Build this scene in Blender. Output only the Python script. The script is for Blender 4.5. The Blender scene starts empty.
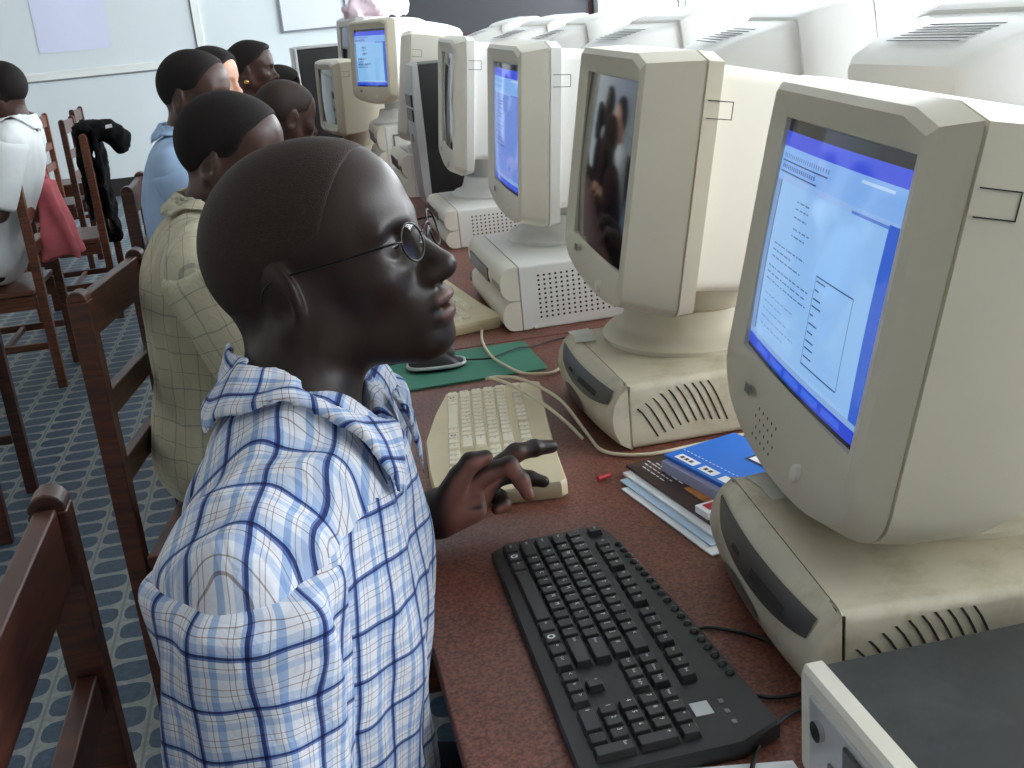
import bpy, bmesh, math, random
import numpy as np
from mathutils import Vector, Matrix

random.seed(7)
RNG = np.random.default_rng(7)
C = bpy.context.scene.collection
SC = bpy.context.scene
PI = math.pi

# ---------------------------------------------------------------- camera
FPX, PITCH, YAW, ROLL = 1100.0, math.radians(18.8), math.radians(10.4), math.radians(5.5)
CAM = np.array([0.0, 0.0, 1.39])
_fw = np.array([math.sin(YAW) * math.cos(PITCH), math.cos(YAW) * math.cos(PITCH), -math.sin(PITCH)])
_rt0 = np.array([math.cos(YAW), -math.sin(YAW), 0.0])
_up0 = np.cross(_rt0, _fw)
_rt = _rt0 * math.cos(ROLL) - _up0 * math.sin(ROLL)
_up = _up0 * math.cos(ROLL) + _rt0 * math.sin(ROLL)
cd = bpy.data.cameras.new('camera')
cam = bpy.data.objects.new('camera', cd)
C.objects.link(cam)
cd.sensor_width = 36.0
cd.lens = FPX / 1024.0 * 36.0
cd.clip_start = 0.02
m = Matrix((_rt, _up, -_fw)).transposed().to_4x4()
m.translation = Vector(CAM)
cam.matrix_world = m
SC.camera = cam


def ray(x, y):
    return _fw + _rt * (x - 512) / FPX - _up * (y - 384) / FPX


def at_z(x, y, z):
    d = ray(x, y); return CAM + d * (z - CAM[2]) / d[2]


def at_y(x, y, Y):
    d = ray(x, y); return CAM + d * (Y - CAM[1]) / d[1]


def at_d(x, y, D):
    return CAM + ray(x, y) * D


# ---------------------------------------------------------------- light
SC.view_settings.view_transform = 'Standard'
SC.view_settings.look = 'None'
SC.view_settings.exposure = 0.0
SC.view_settings.gamma = 1.0
SC.view_settings.use_curve_mapping = False
W = bpy.data.worlds.new('overcast_sky')
SC.world = W
W.use_nodes = True
bg = W.node_tree.nodes['Background']
bg.inputs[0].default_value = (0.90, 0.96, 1.0, 1)
bg.inputs[1].default_value = 14.0
SC.cycles.max_bounces = 8
SC.cycles.diffuse_bounces = 5
SC.cycles.use_denoising = True
SC.cycles.sample_clamp_indirect = 8.0

WX = 3.3            # window wall
BY = 11.4           # back wall
LX = -2.9           # left wall
RY = -2.2           # wall behind the camera
CZ = 3.0            # ceiling


def portal(name, loc, direction, sx, sy):
    l = bpy.data.lights.new(name, 'AREA')
    l.shape = 'RECTANGLE'; l.size = sx; l.size_y = sy
    l.cycles.is_portal = True
    o = bpy.data.objects.new(name, l)
    o.location = loc
    o.rotation_euler = Vector(direction).to_track_quat('-Z', 'Y').to_euler()
    C.objects.link(o)


# windows of the right wall as (y0, y1)
WIN = [(-1.2, 1.5), (1.56, 4.3), (4.36, 6.72), (6.78, 8.9), (8.96, 11.2)]  # first window, out of view, is lengthened to brighten camera-facing sides
WZ0, WZ1 = 0.86, 2.75
for y0, y1 in WIN:
    portal('window_light', (WX + 0.02, (y0 + y1) / 2, (WZ0 + WZ1) / 2), (-1, 0, 0), (WZ1 - WZ0), (y1 - y0))


# ---------------------------------------------------------------- materials
def s2l(c):
    return tuple((v / 12.92 if v <= 0.04045 else ((v + 0.055) / 1.055) ** 2.4) for v in [k / 255.0 for k in c])


class NT:
    def __init__(s, name):
        s.m = bpy.data.materials.new(name); s.m.use_nodes = True
        s.t = s.m.node_tree; s.b = s.t.nodes['Principled BSDF']

    def n(s, typ, **kw):
        nd = s.t.nodes.new(typ)
        for k, v in kw.items():
            setattr(nd, k, v)
        return nd

    def l(s, a, b):
        s.t.links.new(a, b)

    def math(s, op, a, b=None, c=None):
        nd = s.n('ShaderNodeMath', operation=op)
        for i, v in enumerate((a, b, c)):
            if v is None: continue
            if isinstance(v, (int, float)): nd.inputs[i].default_value = v
            else: s.l(v, nd.inputs[i])
        return nd.outputs[0]

    def ramp(s, fac, stops, interp='LINEAR'):
        nd = s.n('ShaderNodeValToRGB'); cr = nd.color_ramp; cr.interpolation = interp
        while len(cr.elements) < len(stops): cr.elements.new(0.5)
        for e, (p, c) in zip(cr.elements, stops):
            e.position = p; e.color = (*c, 1)
        s.l(fac, nd.inputs[0]); return nd.outputs[0]

    def mix(s, typ, fac, a, b):
        nd = s.n('ShaderNodeMix', data_type='RGBA', blend_type=typ)
        for sock, v in ((nd.inputs[0], fac), (nd.inputs[6], a), (nd.inputs[7], b)):
            if isinstance(v, (int, float)): sock.default_value = v
            elif isinstance(v, tuple): sock.default_value = (*v, 1)
            else: s.l(v, sock)
        return nd.outputs[2]


def mat(name, rgb, rough=0.5, var=0.06, scale=12.0, metal=0.0, spec=0.5, bump=0.0, bscale=200.0, coat=0.0, sheen=0.0, dirt=None, dscale=6.0):
    """A plain procedural surface: sRGB 0-255 colour with faint mottling, optional grain and dirt."""
    N = NT(name); c = s2l(rgb)
    tc = N.n('ShaderNodeTexCoord')
    no = N.n('ShaderNodeTexNoise'); no.inputs['Scale'].default_value = scale; no.inputs['Detail'].default_value = 4
    N.l(tc.outputs['Object'], no.inputs['Vector'])
    lo = tuple(v * (1 - var) for v in c); hi = tuple(min(1, v * (1 + var)) for v in c)
    col = N.ramp(no.outputs['Fac'], [(0.3, lo), (0.7, hi)])
    if dirt:
        d = N.n('ShaderNodeTexNoise'); d.inputs['Scale'].default_value = dscale; d.inputs['Detail'].default_value = 7
        d.inputs['Roughness'].default_value = 0.7
        N.l(tc.outputs['Object'], d.inputs['Vector'])
        f = N.ramp(d.outputs['Fac'], [(0.52, (0, 0, 0)), (0.72, (0.75, 0.75, 0.75))])
        col = N.mix('MIX', f, col, s2l(dirt))
    N.l(col, N.b.inputs['Base Color'])
    N.b.inputs['Roughness'].default_value = rough
    N.b.inputs['Metallic'].default_value = metal
    N.b.inputs['Specular IOR Level'].default_value = spec
    N.b.inputs['Coat Weight'].default_value = coat
    N.b.inputs['Sheen Weight'].default_value = sheen
    if bump:
        b = N.n('ShaderNodeTexNoise'); b.inputs['Scale'].default_value = bscale; b.inputs['Detail'].default_value = 3
        N.l(tc.outputs['Object'], b.inputs['Vector'])
        bp = N.n('ShaderNodeBump'); bp.inputs['Strength'].default_value = bump; bp.inputs['Distance'].default_value = 0.002
        N.l(b.outputs['Fac'], bp.inputs['Height']); N.l(bp.outputs[0], N.b.inputs['Normal'])
    return N.m


def mat_wood(name, dark, light, rough=0.4, sc=(3, 3, 30), coat=0.25):
    N = NT(name); tc = N.n('ShaderNodeTexCoord'); mp = N.n('ShaderNodeMapping')
    mp.inputs['Scale'].default_value = sc
    N.l(tc.outputs['Object'], mp.inputs['Vector'])
    no = N.n('ShaderNodeTexNoise'); no.inputs['Scale'].default_value = 4; no.inputs['Detail'].default_value = 6
    no.inputs['Distortion'].default_value = 0.6
    N.l(mp.outputs[0], no.inputs['Vector'])
    N.l(N.ramp(no.outputs['Fac'], [(0.3, s2l(dark)), (0.72, s2l(light))]), N.b.inputs['Base Color'])
    N.b.inputs['Roughness'].default_value = rough; N.b.inputs['Coat Weight'].default_value = coat
    N.b.inputs['Coat Roughness'].default_value = 0.25
    return N.m


def mat_desk():
    N = NT('brown_desk_laminate'); tc = N.n('ShaderNodeTexCoord')
    a = N.n('ShaderNodeTexNoise'); a.inputs['Scale'].default_value = 260; a.inputs['Detail'].default_value = 2
    b = N.n('ShaderNodeTexNoise'); b.inputs['Scale'].default_value = 5; b.inputs['Detail'].default_value = 5
    for q in (a, b): N.l(tc.outputs['Object'], q.inputs['Vector'])
    c1 = N.ramp(a.outputs['Fac'], [(0.35, s2l((84, 44, 34))), (0.65, s2l((136, 82, 66)))])
    c2 = N.ramp(b.outputs['Fac'], [(0.35, (0.78, 0.78, 0.78)), (0.65, (1.1, 1.08, 1.06))])
    N.l(N.mix('MULTIPLY', 1.0, c1, c2), N.b.inputs['Base Color'])
    N.b.inputs['Roughness'].default_value = 0.42
    return N.m


def mat_floor():
    """Grey sheet flooring printed with rows of blue ovals."""
    N = NT('oval_pattern_floor'); tc = N.n('ShaderNodeTexCoord'); sp = N.n('ShaderNodeSeparateXYZ')
    N.l(tc.outputs['Object'], sp.inputs[0])
    px, py = 0.118, 0.098
    u = N.math('DIVIDE', sp.outputs[0], px); v = N.math('DIVIDE', sp.outputs[1], py)
    fu = N.math('SUBTRACT', N.math('FRACT', u), 0.5); fv = N.math('SUBTRACT', N.math('FRACT', v), 0.5)
    e = N.math('ADD', N.math('POWER', N.math('ABSOLUTE', N.math('DIVIDE', fu, 0.43)), 3.2), N.math('POWER', N.math('ABSOLUTE', N.math('DIVIDE', fv, 0.41)), 3.2))
    inside = N.math('LESS_THAN', e, 1.0)
    line = N.math('GREATER_THAN', N.math('ABSOLUTE', fu), 0.475)
    no = N.n('ShaderNodeTexNoise'); no.inputs['Scale'].default_value = 60
    N.l(tc.outputs['Object'], no.inputs['Vector'])
    g = N.ramp(no.outputs['Fac'], [(0.3, s2l((132, 138, 136))), (0.7, s2l((160, 165, 162)))])
    bl = N.ramp(no.outputs['Fac'], [(0.3, s2l((52, 74, 94))), (0.7, s2l((70, 94, 116)))])
    c = N.mix('MIX', line, g, s2l((120, 126, 126)))
    N.l(N.mix('MIX', inside, c, bl), N.b.inputs['Base Color'])
    N.b.inputs['Roughness'].default_value = 0.45
    return N.m


def mat_plaid(name, base, ustripes, vstripes, per, bump=0.25, fine=900.0):
    """Woven check cloth driven by the garment's UV map (metres)."""
    N = NT(name); uv = N.n('ShaderNodeUVMap'); uv.uv_map = 'cloth'
    sp = N.n('ShaderNodeSeparateXYZ'); N.l(uv.outputs[0], sp.inputs[0])
    tc = N.n('ShaderNodeTexCoord')
    wob = N.n('ShaderNodeTexNoise'); wob.inputs['Scale'].default_value = 9; wob.inputs['Detail'].default_value = 2
    N.l(tc.outputs['Object'], wob.inputs['Vector'])
    wv = N.math('MULTIPLY', N.math('SUBTRACT', wob.outputs['Fac'], 0.5), 0.028)

    def axis(o, stripes):
        f = N.math('FRACT', N.math('DIVIDE', N.math('ADD', o, wv), per))
        return N.ramp(f, stripes, 'CONSTANT')
    cu = axis(sp.outputs[0], ustripes); cv = axis(sp.outputs[1], vstripes)
    col = N.mix('MULTIPLY', 1.0, cu, cv)
    N.l(N.mix('MULTIPLY', 1.0, col, s2l(base)), N.b.inputs['Base Color'])
    N.b.inputs['Roughness'].default_value = 0.85; N.b.inputs['Specular IOR Level'].default_value = 0.2
    N.b.inputs['Sheen Weight'].default_value = 0.1
    wr = N.n('ShaderNodeTexNoise'); wr.inputs['Scale'].default_value = 22; wr.inputs['Detail'].default_value = 3; wr.inputs['Distortion'].default_value = 1.2
    N.l(tc.outputs['Object'], wr.inputs['Vector'])
    bp = N.n('ShaderNodeBump'); bp.inputs['Strength'].default_value = bump; bp.inputs['Distance'].default_value = 0.02
    N.l(wr.outputs['Fac'], bp.inputs['Height']); N.l(bp.outputs[0], N.b.inputs['Normal'])
    return N.m


def mat_skin(name, rgb, rough=0.42, lips=None):
    N = NT(name); tc = N.n('ShaderNodeTexCoord')
    a = N.n('ShaderNodeTexNoise'); a.inputs['Scale'].default_value = 30; a.inputs['Detail'].default_value = 5
    N.l(tc.outputs['Object'], a.inputs['Vector'])
    c = s2l(rgb)
    base = N.ramp(a.outputs['Fac'], [(0.3, tuple(v * 0.85 for v in c)), (0.7, tuple(v * 1.15 for v in c))])
    ta = N.n('ShaderNodeAttribute'); ta.attribute_name = 'palm'          # pinker palms and lips
    N.l(N.mix('MIX', ta.outputs['Fac'], base, s2l(lips or (118, 78, 66))), N.b.inputs['Base Color'])
    N.b.inputs['Roughness'].default_value = rough
    N.b.inputs['Specular IOR Level'].default_value = 0.36
    N.b.inputs['Subsurface Weight'].default_value = 0.05
    N.b.inputs['Subsurface Radius'].default_value = (0.01, 0.004, 0.002)
    b = N.n('ShaderNodeTexNoise'); b.inputs['Scale'].default_value = 350; b.inputs['Detail'].default_value = 2
    N.l(tc.outputs['Object'], b.inputs['Vector'])
    bp = N.n('ShaderNodeBump'); bp.inputs['Strength'].default_value = 0.12; bp.inputs['Distance'].default_value = 0.001
    N.l(b.outputs['Fac'], bp.inputs['Height']); N.l(bp.outputs[0], N.b.inputs['Normal'])
    return N.m


def mat_screen(name):
    N = NT(name); at = N.n('ShaderNodeAttribute'); at.attribute_name = 'display'
    N.l(at.outputs['Color'], N.b.inputs['Emission Color']); N.b.inputs['Emission Strength'].default_value = 0.85
    N.b.inputs['Base Color'].default_value = (0.012, 0.012, 0.014, 1)
    N.b.inputs['Roughness'].default_value = 0.08
    return N.m


def mat_glass(name):
    N = NT(name); t = N.n('ShaderNodeBsdfTransparent'); g = N.n('ShaderNodeBsdfGlossy'); g.inputs['Roughness'].default_value = 0.02
    mx = N.n('ShaderNodeMixShader'); mx.inputs[0].default_value = 0.07; N.l(t.outputs[0], mx.inputs[1]); N.l(g.outputs[0], mx.inputs[2])
    out = [q for q in N.t.nodes if q.type == 'OUTPUT_MATERIAL'][0]
    N.l(mx.outputs[0], out.inputs[0]); return N.m


M = dict(
    beige=mat('beige_plastic', (203, 196, 176), 0.42, 0.03, 8, bump=0.05, bscale=700),
    beige_dirty=mat('scuffed_beige_plastic', (196, 188, 166), 0.45, 0.05, 9, bump=0.05, bscale=700, dirt=(150, 142, 112), dscale=7),
    ivory=mat('ivory_plastic', (222, 217, 203), 0.42, 0.03, 8),
    white_plastic=mat('white_plastic', (226, 226, 222), 0.4, 0.02, 8),
    grey_plastic=mat('grey_plastic', (120, 120, 116), 0.4, 0.05, 10),
    seam=mat('dark_gap', (40, 38, 34), 0.8, 0.05),
    drive=mat('dark_grey_drive_panel', (62, 60, 58), 0.3, 0.08, 10),
    oval=mat('brown_grey_oval_panel', (96, 90, 80), 0.5, 0.08, 20),
    black_plastic=mat('black_plastic', (34, 34, 35), 0.42, 0.1, 10, bump=0.1, bscale=800),
    black_key=mat('black_key_plastic', (44, 44, 45), 0.38, 0.08, 40),
    legend_white=mat('pale_key_print', (235, 235, 230), 0.6, 0.02),
    legend_dark=mat('dark_key_print', (90, 84, 74), 0.6, 0.02),
    key_cream=mat('cream_key_plastic', (232, 224, 200), 0.45, 0.03),
    kb_cream=mat('cream_keyboard_plastic', (214, 200, 164), 0.45, 0.04, 15),
    dark_top=mat('black_painted_steel', (44, 46, 48), 0.5, 0.35, 7, dirt=(78, 80, 82), dscale=5),
    silver=mat('silver_plastic', (190, 192, 192), 0.35, 0.03, metal=0.3),
    chrome=mat('metal', (190, 190, 190), 0.2, 0.02, metal=1.0),
    gold=mat('gold_metal', (214, 178, 110), 0.25, 0.02, metal=1.0),
    glasses=mat('dark_wire', (30, 28, 28), 0.3, 0.02, metal=0.6),
    desk=mat_desk(),
    edge=mat('worn_desk_edge', (96, 62, 48), 0.6, 0.25, 40),
    wood=mat_wood('dark_red_wood', (44, 20, 12), (92, 46, 27)),
    wood_l=mat_wood('mid_brown_wood', (74, 38, 22), (128, 74, 46)),
    floor=mat_floor(),
    wall=mat('pale_painted_wall', (212, 219, 221), 0.75, 0.02, 2),
    wall_tan=mat('tan_painted_wall', (172, 170, 166), 0.75, 0.02, 2),
    trimw=mat('white_trim_paint', (228, 230, 226), 0.6, 0.02),
    shade_frame_grey=mat('grey_shade_and_frame_paint', (120, 124, 126), 0.8, 0.03),  # grey for painted shade along the trims, also the notice frame
    darkbase=mat('black_skirting_paint', (34, 30, 28), 0.6, 0.1),
    ceil=mat('white_ceiling_paint', (196, 196, 194), 0.8, 0.01),
    board=mat('blackboard_paint', (28, 29, 36), 0.55, 0.15, 3),
    paper=mat('white_paper', (240, 242, 244), 0.7, 0.01),
    paper_blue=mat('pale_blue_paper', (190, 214, 236), 0.7, 0.02),
    poster=mat('pale_lilac_paper', (212, 216, 238), 0.7, 0.015, 3),
    lavender=mat('lavender_paper', (168, 172, 208), 0.7, 0.02),
    blue=mat('bright_blue_card', (36, 118, 222), 0.45, 0.04),
    navy=mat('navy_ink', (22, 36, 84), 0.6, 0.02),
    brown_print=mat('dark_brown_print', (62, 44, 40), 0.4, 0.25, 60),
    orange=mat('orange_print', (200, 130, 60), 0.5, 0.3, 90),
    red=mat('red_plastic', (190, 40, 50), 0.4, 0.03),
    pad=mat('green_rubber', (62, 128, 106), 0.7, 0.05, 30),
    skin_dark=mat_skin('very_dark_skin', (40, 26, 20), 0.42, (158, 106, 92)),
    skin_brown=mat_skin('dark_brown_skin', (70, 47, 39), 0.42),
    skin_mid=mat_skin('brown_skin', (120, 82, 66), 0.42),
    skin_light=mat_skin('light_skin', (214, 164, 140), 0.45),
    nail=mat('pale_nail', (205, 160, 150), 0.3, 0.02),
    hair=mat('black_short_hair', (26, 20, 18), 0.75, 0.3, 300, bump=0.6, bscale=900, spec=0.25),
    hair_brown=mat('cropped_brown_black_hair', (42, 29, 23), 0.62, 0.3, 300, bump=0.4, bscale=900, spec=0.3),
    eye=mat('eye_white', (225, 218, 208), 0.2, 0.02),
    iris=mat('dark_iris', (24, 15, 12), 0.1, 0.02),
    trousers=mat('navy_trouser_cloth', (38, 42, 56), 0.9, 0.1, 60),
    khaki=mat('khaki_trouser_cloth', (104, 96, 78), 0.9, 0.1, 60),
    shoe=mat('black_leather', (26, 24, 24), 0.35, 0.1),
    black_cloth=mat('black_cloth', (20, 20, 22), 0.95, 0.15, 60, spec=0.2),
    pink_cloth=mat('dusky_red_cloth', (200, 104, 110), 0.9, 0.12, 20),
    curtain=mat('pale_pink_cloth', (236, 214, 226), 0.9, 0.06, 14),
    maroon=mat('dark_maroon_cloth', (58, 30, 34), 0.9, 0.1, 40),
    white_shirt=mat('white_cotton', (236, 240, 240), 0.9, 0.03, 20),
    blue_shirt=mat('light_blue_cotton', (160, 186, 218), 0.9, 0.04, 20, bump=0.3, bscale=18),
    screen=mat_screen('lit_screen_glass'),
    screen_off=mat('dark_screen_glass', (30, 31, 33), 0.07, 0.02, spec=0.9),
    window_glass=mat_glass('window_glass'), lens=mat_glass('spectacle_lens'),
    cable_cream=mat('cream_cable_rubber', (206, 196, 170), 0.5, 0.04),
    cable_black=mat('black_cable_rubber', (24, 24, 25), 0.4, 0.04),
    winframe=mat('pale_blue_window_paint', (190, 205, 220), 0.6, 0.02),
    ink=mat('dark_ink', (60, 56, 56), 0.6, 0.02),
)
WHT = (1.0, 1.0, 1.0)
NV = s2l((58, 72, 124)); LB = s2l((186, 208, 236)); PB = s2l((218, 229, 244)); BR = s2l((190, 176, 172)); MB = s2l((120, 142, 190))
M['plaid'] = mat_plaid('white_blue_check_cotton', (216, 218, 226),
    [(0.0, WHT), (0.06, LB), (0.19, WHT), (0.26, BR), (0.275, WHT), (0.36, PB), (0.50, MB), (0.535, NV), (0.60, LB), (0.66, WHT), (0.76, BR), (0.775, WHT), (0.85, BR), (0.865, WHT)],
    [(0.0, WHT), (0.10, BR), (0.115, WHT), (0.22, BR), (0.235, WHT), (0.34, PB), (0.48, LB), (0.52, NV), (0.57, MB), (0.61, WHT), (0.72, BR), (0.735, WHT), (0.8, PB), (0.93, WHT)], 0.045)
KH = s2l((228, 220, 196)); KD = s2l((212, 208, 200))
M['plaid_khaki'] = mat_plaid('khaki_check_cotton', (186, 180, 156),
    [(0.0, WHT), (0.42, s2l((250, 250, 244))), (0.46, s2l((214, 218, 226))), (0.50, WHT), (0.9, KD), (0.92, WHT)],
    [(0.0, WHT), (0.40, s2l((214, 218, 226))), (0.44, WHT), (0.87, KD), (0.89, WHT)], 0.075)


# ---------------------------------------------------------------- mesh helpers
def link(name, me, mats, parent=None, smooth=False, loc=None):
    if not isinstance(mats, (list, tuple)): mats = [mats]
    for q in mats: me.materials.append(q)
    if smooth: me.polygons.foreach_set('use_smooth', [True] * len(me.polygons))
    o = bpy.data.objects.new(name, me); C.objects.link(o)
    if parent is not None: o.parent = parent
    if loc is not None: o.location = loc
    return o


def tag(o, label=None, cat=None, group=None, kind=None):
    if label: o['label'] = label
    if cat: o['category'] = cat
    if group: o['group'] = group
    if kind: o['kind'] = kind
    return o


def thing(name, label, cat, loc=(0, 0, 0), rz=0.0, group=None):
    o = bpy.data.objects.new(name, None); C.objects.link(o)
    o.location = loc; o.rotation_euler = (0, 0, rz); o.empty_display_size = 0.05
    return tag(o, label, cat, group)


class MB:
    """Collects shapes, then links them as one mesh object."""
    def __init__(s):
        s.v = []; s.f = []; s.mi = []

    def add(s, vs, fs, mi=0):
        n = len(s.v); s.v += [tuple(map(float, q)) for q in vs]
        s.f += [tuple(i + n for i in f) for f in fs]; s.mi += [mi] * len(fs); return s

    def box(s, x0, x1, y0, y1, z0, z1, mi=0):
        return s.add([(x0, y0, z0), (x1, y0, z0), (x1, y1, z0), (x0, y1, z0), (x0, y0, z1), (x1, y0, z1), (x1, y1, z1), (x0, y1, z1)],
                     [(0, 3, 2, 1), (4, 5, 6, 7), (0, 1, 5, 4), (1, 2, 6, 5), (2, 3, 7, 6), (3, 0, 4, 7)], mi)

    def loft(s, rings, mi=0, cap0=True, cap1=True, closed=True):
        n = len(rings[0]); vs = [p for r in rings for p in r]; fs = []
        for k in range(len(rings) - 1):
            for i in range(n if closed else n - 1):
                j = (i + 1) % n
                fs.append((k * n + i, k * n + j, (k + 1) * n + j, (k + 1) * n + i))
        if cap0: fs.append(tuple(range(n - 1, -1, -1)))
        if cap1: fs.append(tuple((len(rings) - 1) * n + i for i in range(n)))
        return s.add(vs, fs, mi)

    def cyl(s, p0, p1, r0, r1=None, n=16, mi=0):
        r1 = r0 if r1 is None else r1
        p0, p1 = Vector(p0), Vector(p1); d = (p1 - p0).normalized()
        a = d.orthogonal().normalized(); b = d.cross(a)
        return s.loft([[p + (a * math.cos(t) + b * math.sin(t)) * r for t in [2 * PI * i / n for i in range(n)]] for p, r in ((p0, r0), (p1, r1))], mi)

    def lathe(s, prof, n=32, mi=0, axis=(0, 0)):
        return s.loft([[(axis[0] + r * math.cos(2 * PI * i / n), axis[1] + r * math.sin(2 * PI * i / n), z) for i in range(n)] for r, z in prof], mi)

    def tube(s, pts, r, n=8, sub=8, mi=0):
        P = [Vector(p) for p in pts]; Q = []
        for i in range(len(P) - 1):
            p0, p1, p2, p3 = P[max(i - 1, 0)], P[i], P[i + 1], P[min(i + 2, len(P) - 1)]
            for k in range(sub):
                t = k / sub
                Q.append(0.5 * ((2 * p1) + (p2 - p0) * t + (2 * p0 - 5 * p1 + 4 * p2 - p3) * t * t + (3 * p1 - p0 - 3 * p2 + p3) * t ** 3))
        Q.append(P[-1]); rings = []; a = None
        for i, q in enumerate(Q):
            d = (Q[min(i + 1, len(Q) - 1)] - Q[max(i - 1, 0)]).normalized()
            a = (d.orthogonal() if a is None else (a - d * a.dot(d))).normalized(); b = d.cross(a)
            rings.append([q + (a * math.cos(2 * PI * k / n) + b * math.sin(2 * PI * k / n)) * r for k in range(n)])
        return s.loft(rings, mi)

    def poly(s, pts, h, mi=0):
        """Flat outline (x, y, z) extruded up by h."""
        n = len(pts)
        return s.loft([pts, [(p[0], p[1], p[2] + h) for p in pts]], mi)

    def build(s, name, mats, parent=None, smooth=False, bevel=0.0, seg=2, loc=None, angle=None, fix=True):
        me = bpy.data.meshes.new(name); me.from_pydata(s.v, [], s.f)
        me.polygons.foreach_set('material_index', s.mi)
        if fix:
            bm = bmesh.new(); bm.from_mesh(me); bmesh.ops.recalc_face_normals(bm, faces=bm.faces); bm.to_mesh(me); bm.free()
        o = link(name, me, mats, parent, smooth, loc)
        if bevel:
            md = o.modifiers.new('bevel', 'BEVEL'); md.width = bevel; md.segments = seg; md.limit_method = 'ANGLE'; md.angle_limit = math.radians(35)
            me.polygons.foreach_set('use_smooth', [True] * len(me.polygons))
            md.harden_normals = True
        if angle is not None:
            me.polygons.foreach_set('use_smooth', [True] * len(me.polygons))
            me.set_sharp_from_angle(angle=math.radians(angle))
        return o


def rrect(y0, y1, z0, z1, r, n=5):
    pts = []
    for cy, cz, a0 in ((y1 - r, z1 - r, 0), (y0 + r, z1 - r, PI / 2), (y0 + r, z0 + r, PI), (y1 - r, z0 + r, 1.5 * PI)):
        for i in range(n + 1):
            a = a0 + PI / 2 * i / n
            pts.append((cy + r * math.cos(a), cz + r * math.sin(a)))
    return pts


def copy_tree(o, parent=None):
    c = o.copy(); C.objects.link(c)
    if parent is not None: c.parent = parent
    for ch in list(o.children): copy_tree(ch, c)
    return c


# ---------------------------------------------------------------- distance-field modelling (people, cloth)
def V3(*a):
    return np.array(a, np.float32)


def capsule(P, a, b, ra, rb):
    a = np.asarray(a, np.float32); b = np.asarray(b, np.float32); ab = b - a
    t = np.clip((P - a) @ ab / max(float(ab @ ab), 1e-9), 0, 1)
    return np.linalg.norm(P - a - t[:, None] * ab, axis=1) - (ra + t * (rb - ra))


def ell(P, c, r, R=None):
    q = P - np.asarray(c, np.float32)
    if R is not None: q = q @ R
    r = np.asarray(r, np.float32)
    k0 = np.linalg.norm(q / r, axis=1); k1 = np.linalg.norm(q / (r * r), axis=1)
    return k0 * (k0 - 1) / np.maximum(k1, 1e-6)


def smin(a, b, k):
    h = np.maximum(k - np.abs(a - b), 0) / k
    return np.minimum(a, b) - h * h * k * 0.25


def smax(a, b, k):
    return -smin(-a, -b, k)


def rotz(a):
    c, s = math.cos(a), math.sin(a); return np.array([[c, -s, 0], [s, c, 0], [0, 0, 1]], np.float32)


def roty(a):
    c, s = math.cos(a), math.sin(a); return np.array([[c, 0, s], [0, 1, 0], [-s, 0, c]], np.float32)


def rotx(a):
    c, s = math.cos(a), math.sin(a); return np.array([[1, 0, 0], [0, c, -s], [0, s, c]], np.float32)


def nets(f, lo, hi, h):
    """Surface nets of f(P) < 0 on a grid of step h, evaluated only near the surface. Returns verts, quads."""
    lo = np.asarray(lo, np.float32); hi = np.asarray(hi, np.float32); B = 4
    nb = np.maximum(np.ceil((hi - lo) / (h * B)).astype(int), 1); n = nb * B
    bi = np.stack(np.meshgrid(*[np.arange(k) for k in nb], indexing='ij'), -1).reshape(-1, 3)
    d = f((lo + (bi + 0.5) * B * h - 0.5 * h).astype(np.float32))
    F = np.repeat(np.repeat(np.repeat(d.reshape(nb), B, 0), B, 1), B, 2).astype(np.float32)
    near = bi[np.abs(d) < B * h * 1.7]
    off = np.stack(np.meshgrid(*[np.arange(B)] * 3, indexing='ij'), -1).reshape(-1, 3)
    idx = (near[:, None, :] * B + off[None]).reshape(-1, 3)
    for s in range(0, len(idx), 400000):
        q = idx[s:s + 400000]
        F[q[:, 0], q[:, 1], q[:, 2]] = f((lo + q * h).astype(np.float32))
    S = F < 0
    acc = np.zeros(tuple(n - 1) + (3,), np.float32); cnt = np.zeros(tuple(n - 1), np.float32)
    sl = lambda o, ax=None: tuple(slice(o[k], n[k] - 1 + o[k]) for k in range(3))
    for ax in range(3):
        o1, o2 = [k for k in range(3) if k != ax]
        for i in (0, 1):
            for j in (0, 1):
                a = [0, 0, 0]; a[o1] = i; a[o2] = j; b = list(a); b[ax] = 1
                fa, fb = F[sl(a)], F[sl(b)]; c = (fa < 0) != (fb < 0)
                t = np.where(c, fa / np.where(c, fa - fb, 1), 0)
                for k in range(3):
                    acc[..., k] += np.where(c, (a[k] + (t if k == ax else 0)), 0)
                cnt += c
    act = cnt > 0
    vid = np.full(tuple(n - 1), -1, np.int64); ids = np.argwhere(act); vid[act] = np.arange(len(ids))
    verts = lo + (ids + acc[act] / cnt[act][:, None]) * h
    quads = []
    for ax in range(3):
        o1, o2 = [(1, 2), (2, 0), (0, 1)][ax]
        a = [slice(None)] * 3; b = [slice(None)] * 3; a[ax] = slice(0, -1); b[ax] = slice(1, None)
        e = np.argwhere(S[tuple(a)] != S[tuple(b)])
        e = e[(e[:, o1] > 0) & (e[:, o2] > 0) & (e[:, o1] < n[o1] - 1) & (e[:, o2] < n[o2] - 1)]
        if not len(e): continue
        flip = ~S[e[:, 0], e[:, 1], e[:, 2]]
        def g(d1, d2):
            q = e.copy(); q[:, o1] += d1; q[:, o2] += d2; return vid[q[:, 0], q[:, 1], q[:, 2]]
        Q = np.stack([g(-1, -1), g(0, -1), g(0, 0), g(-1, 0)], 1)
        Q[flip] = Q[flip][:, ::-1]; quads.append(Q)
    Q = np.concatenate(quads); Q = Q[(Q >= 0).all(1)]
    return verts, Q


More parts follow.
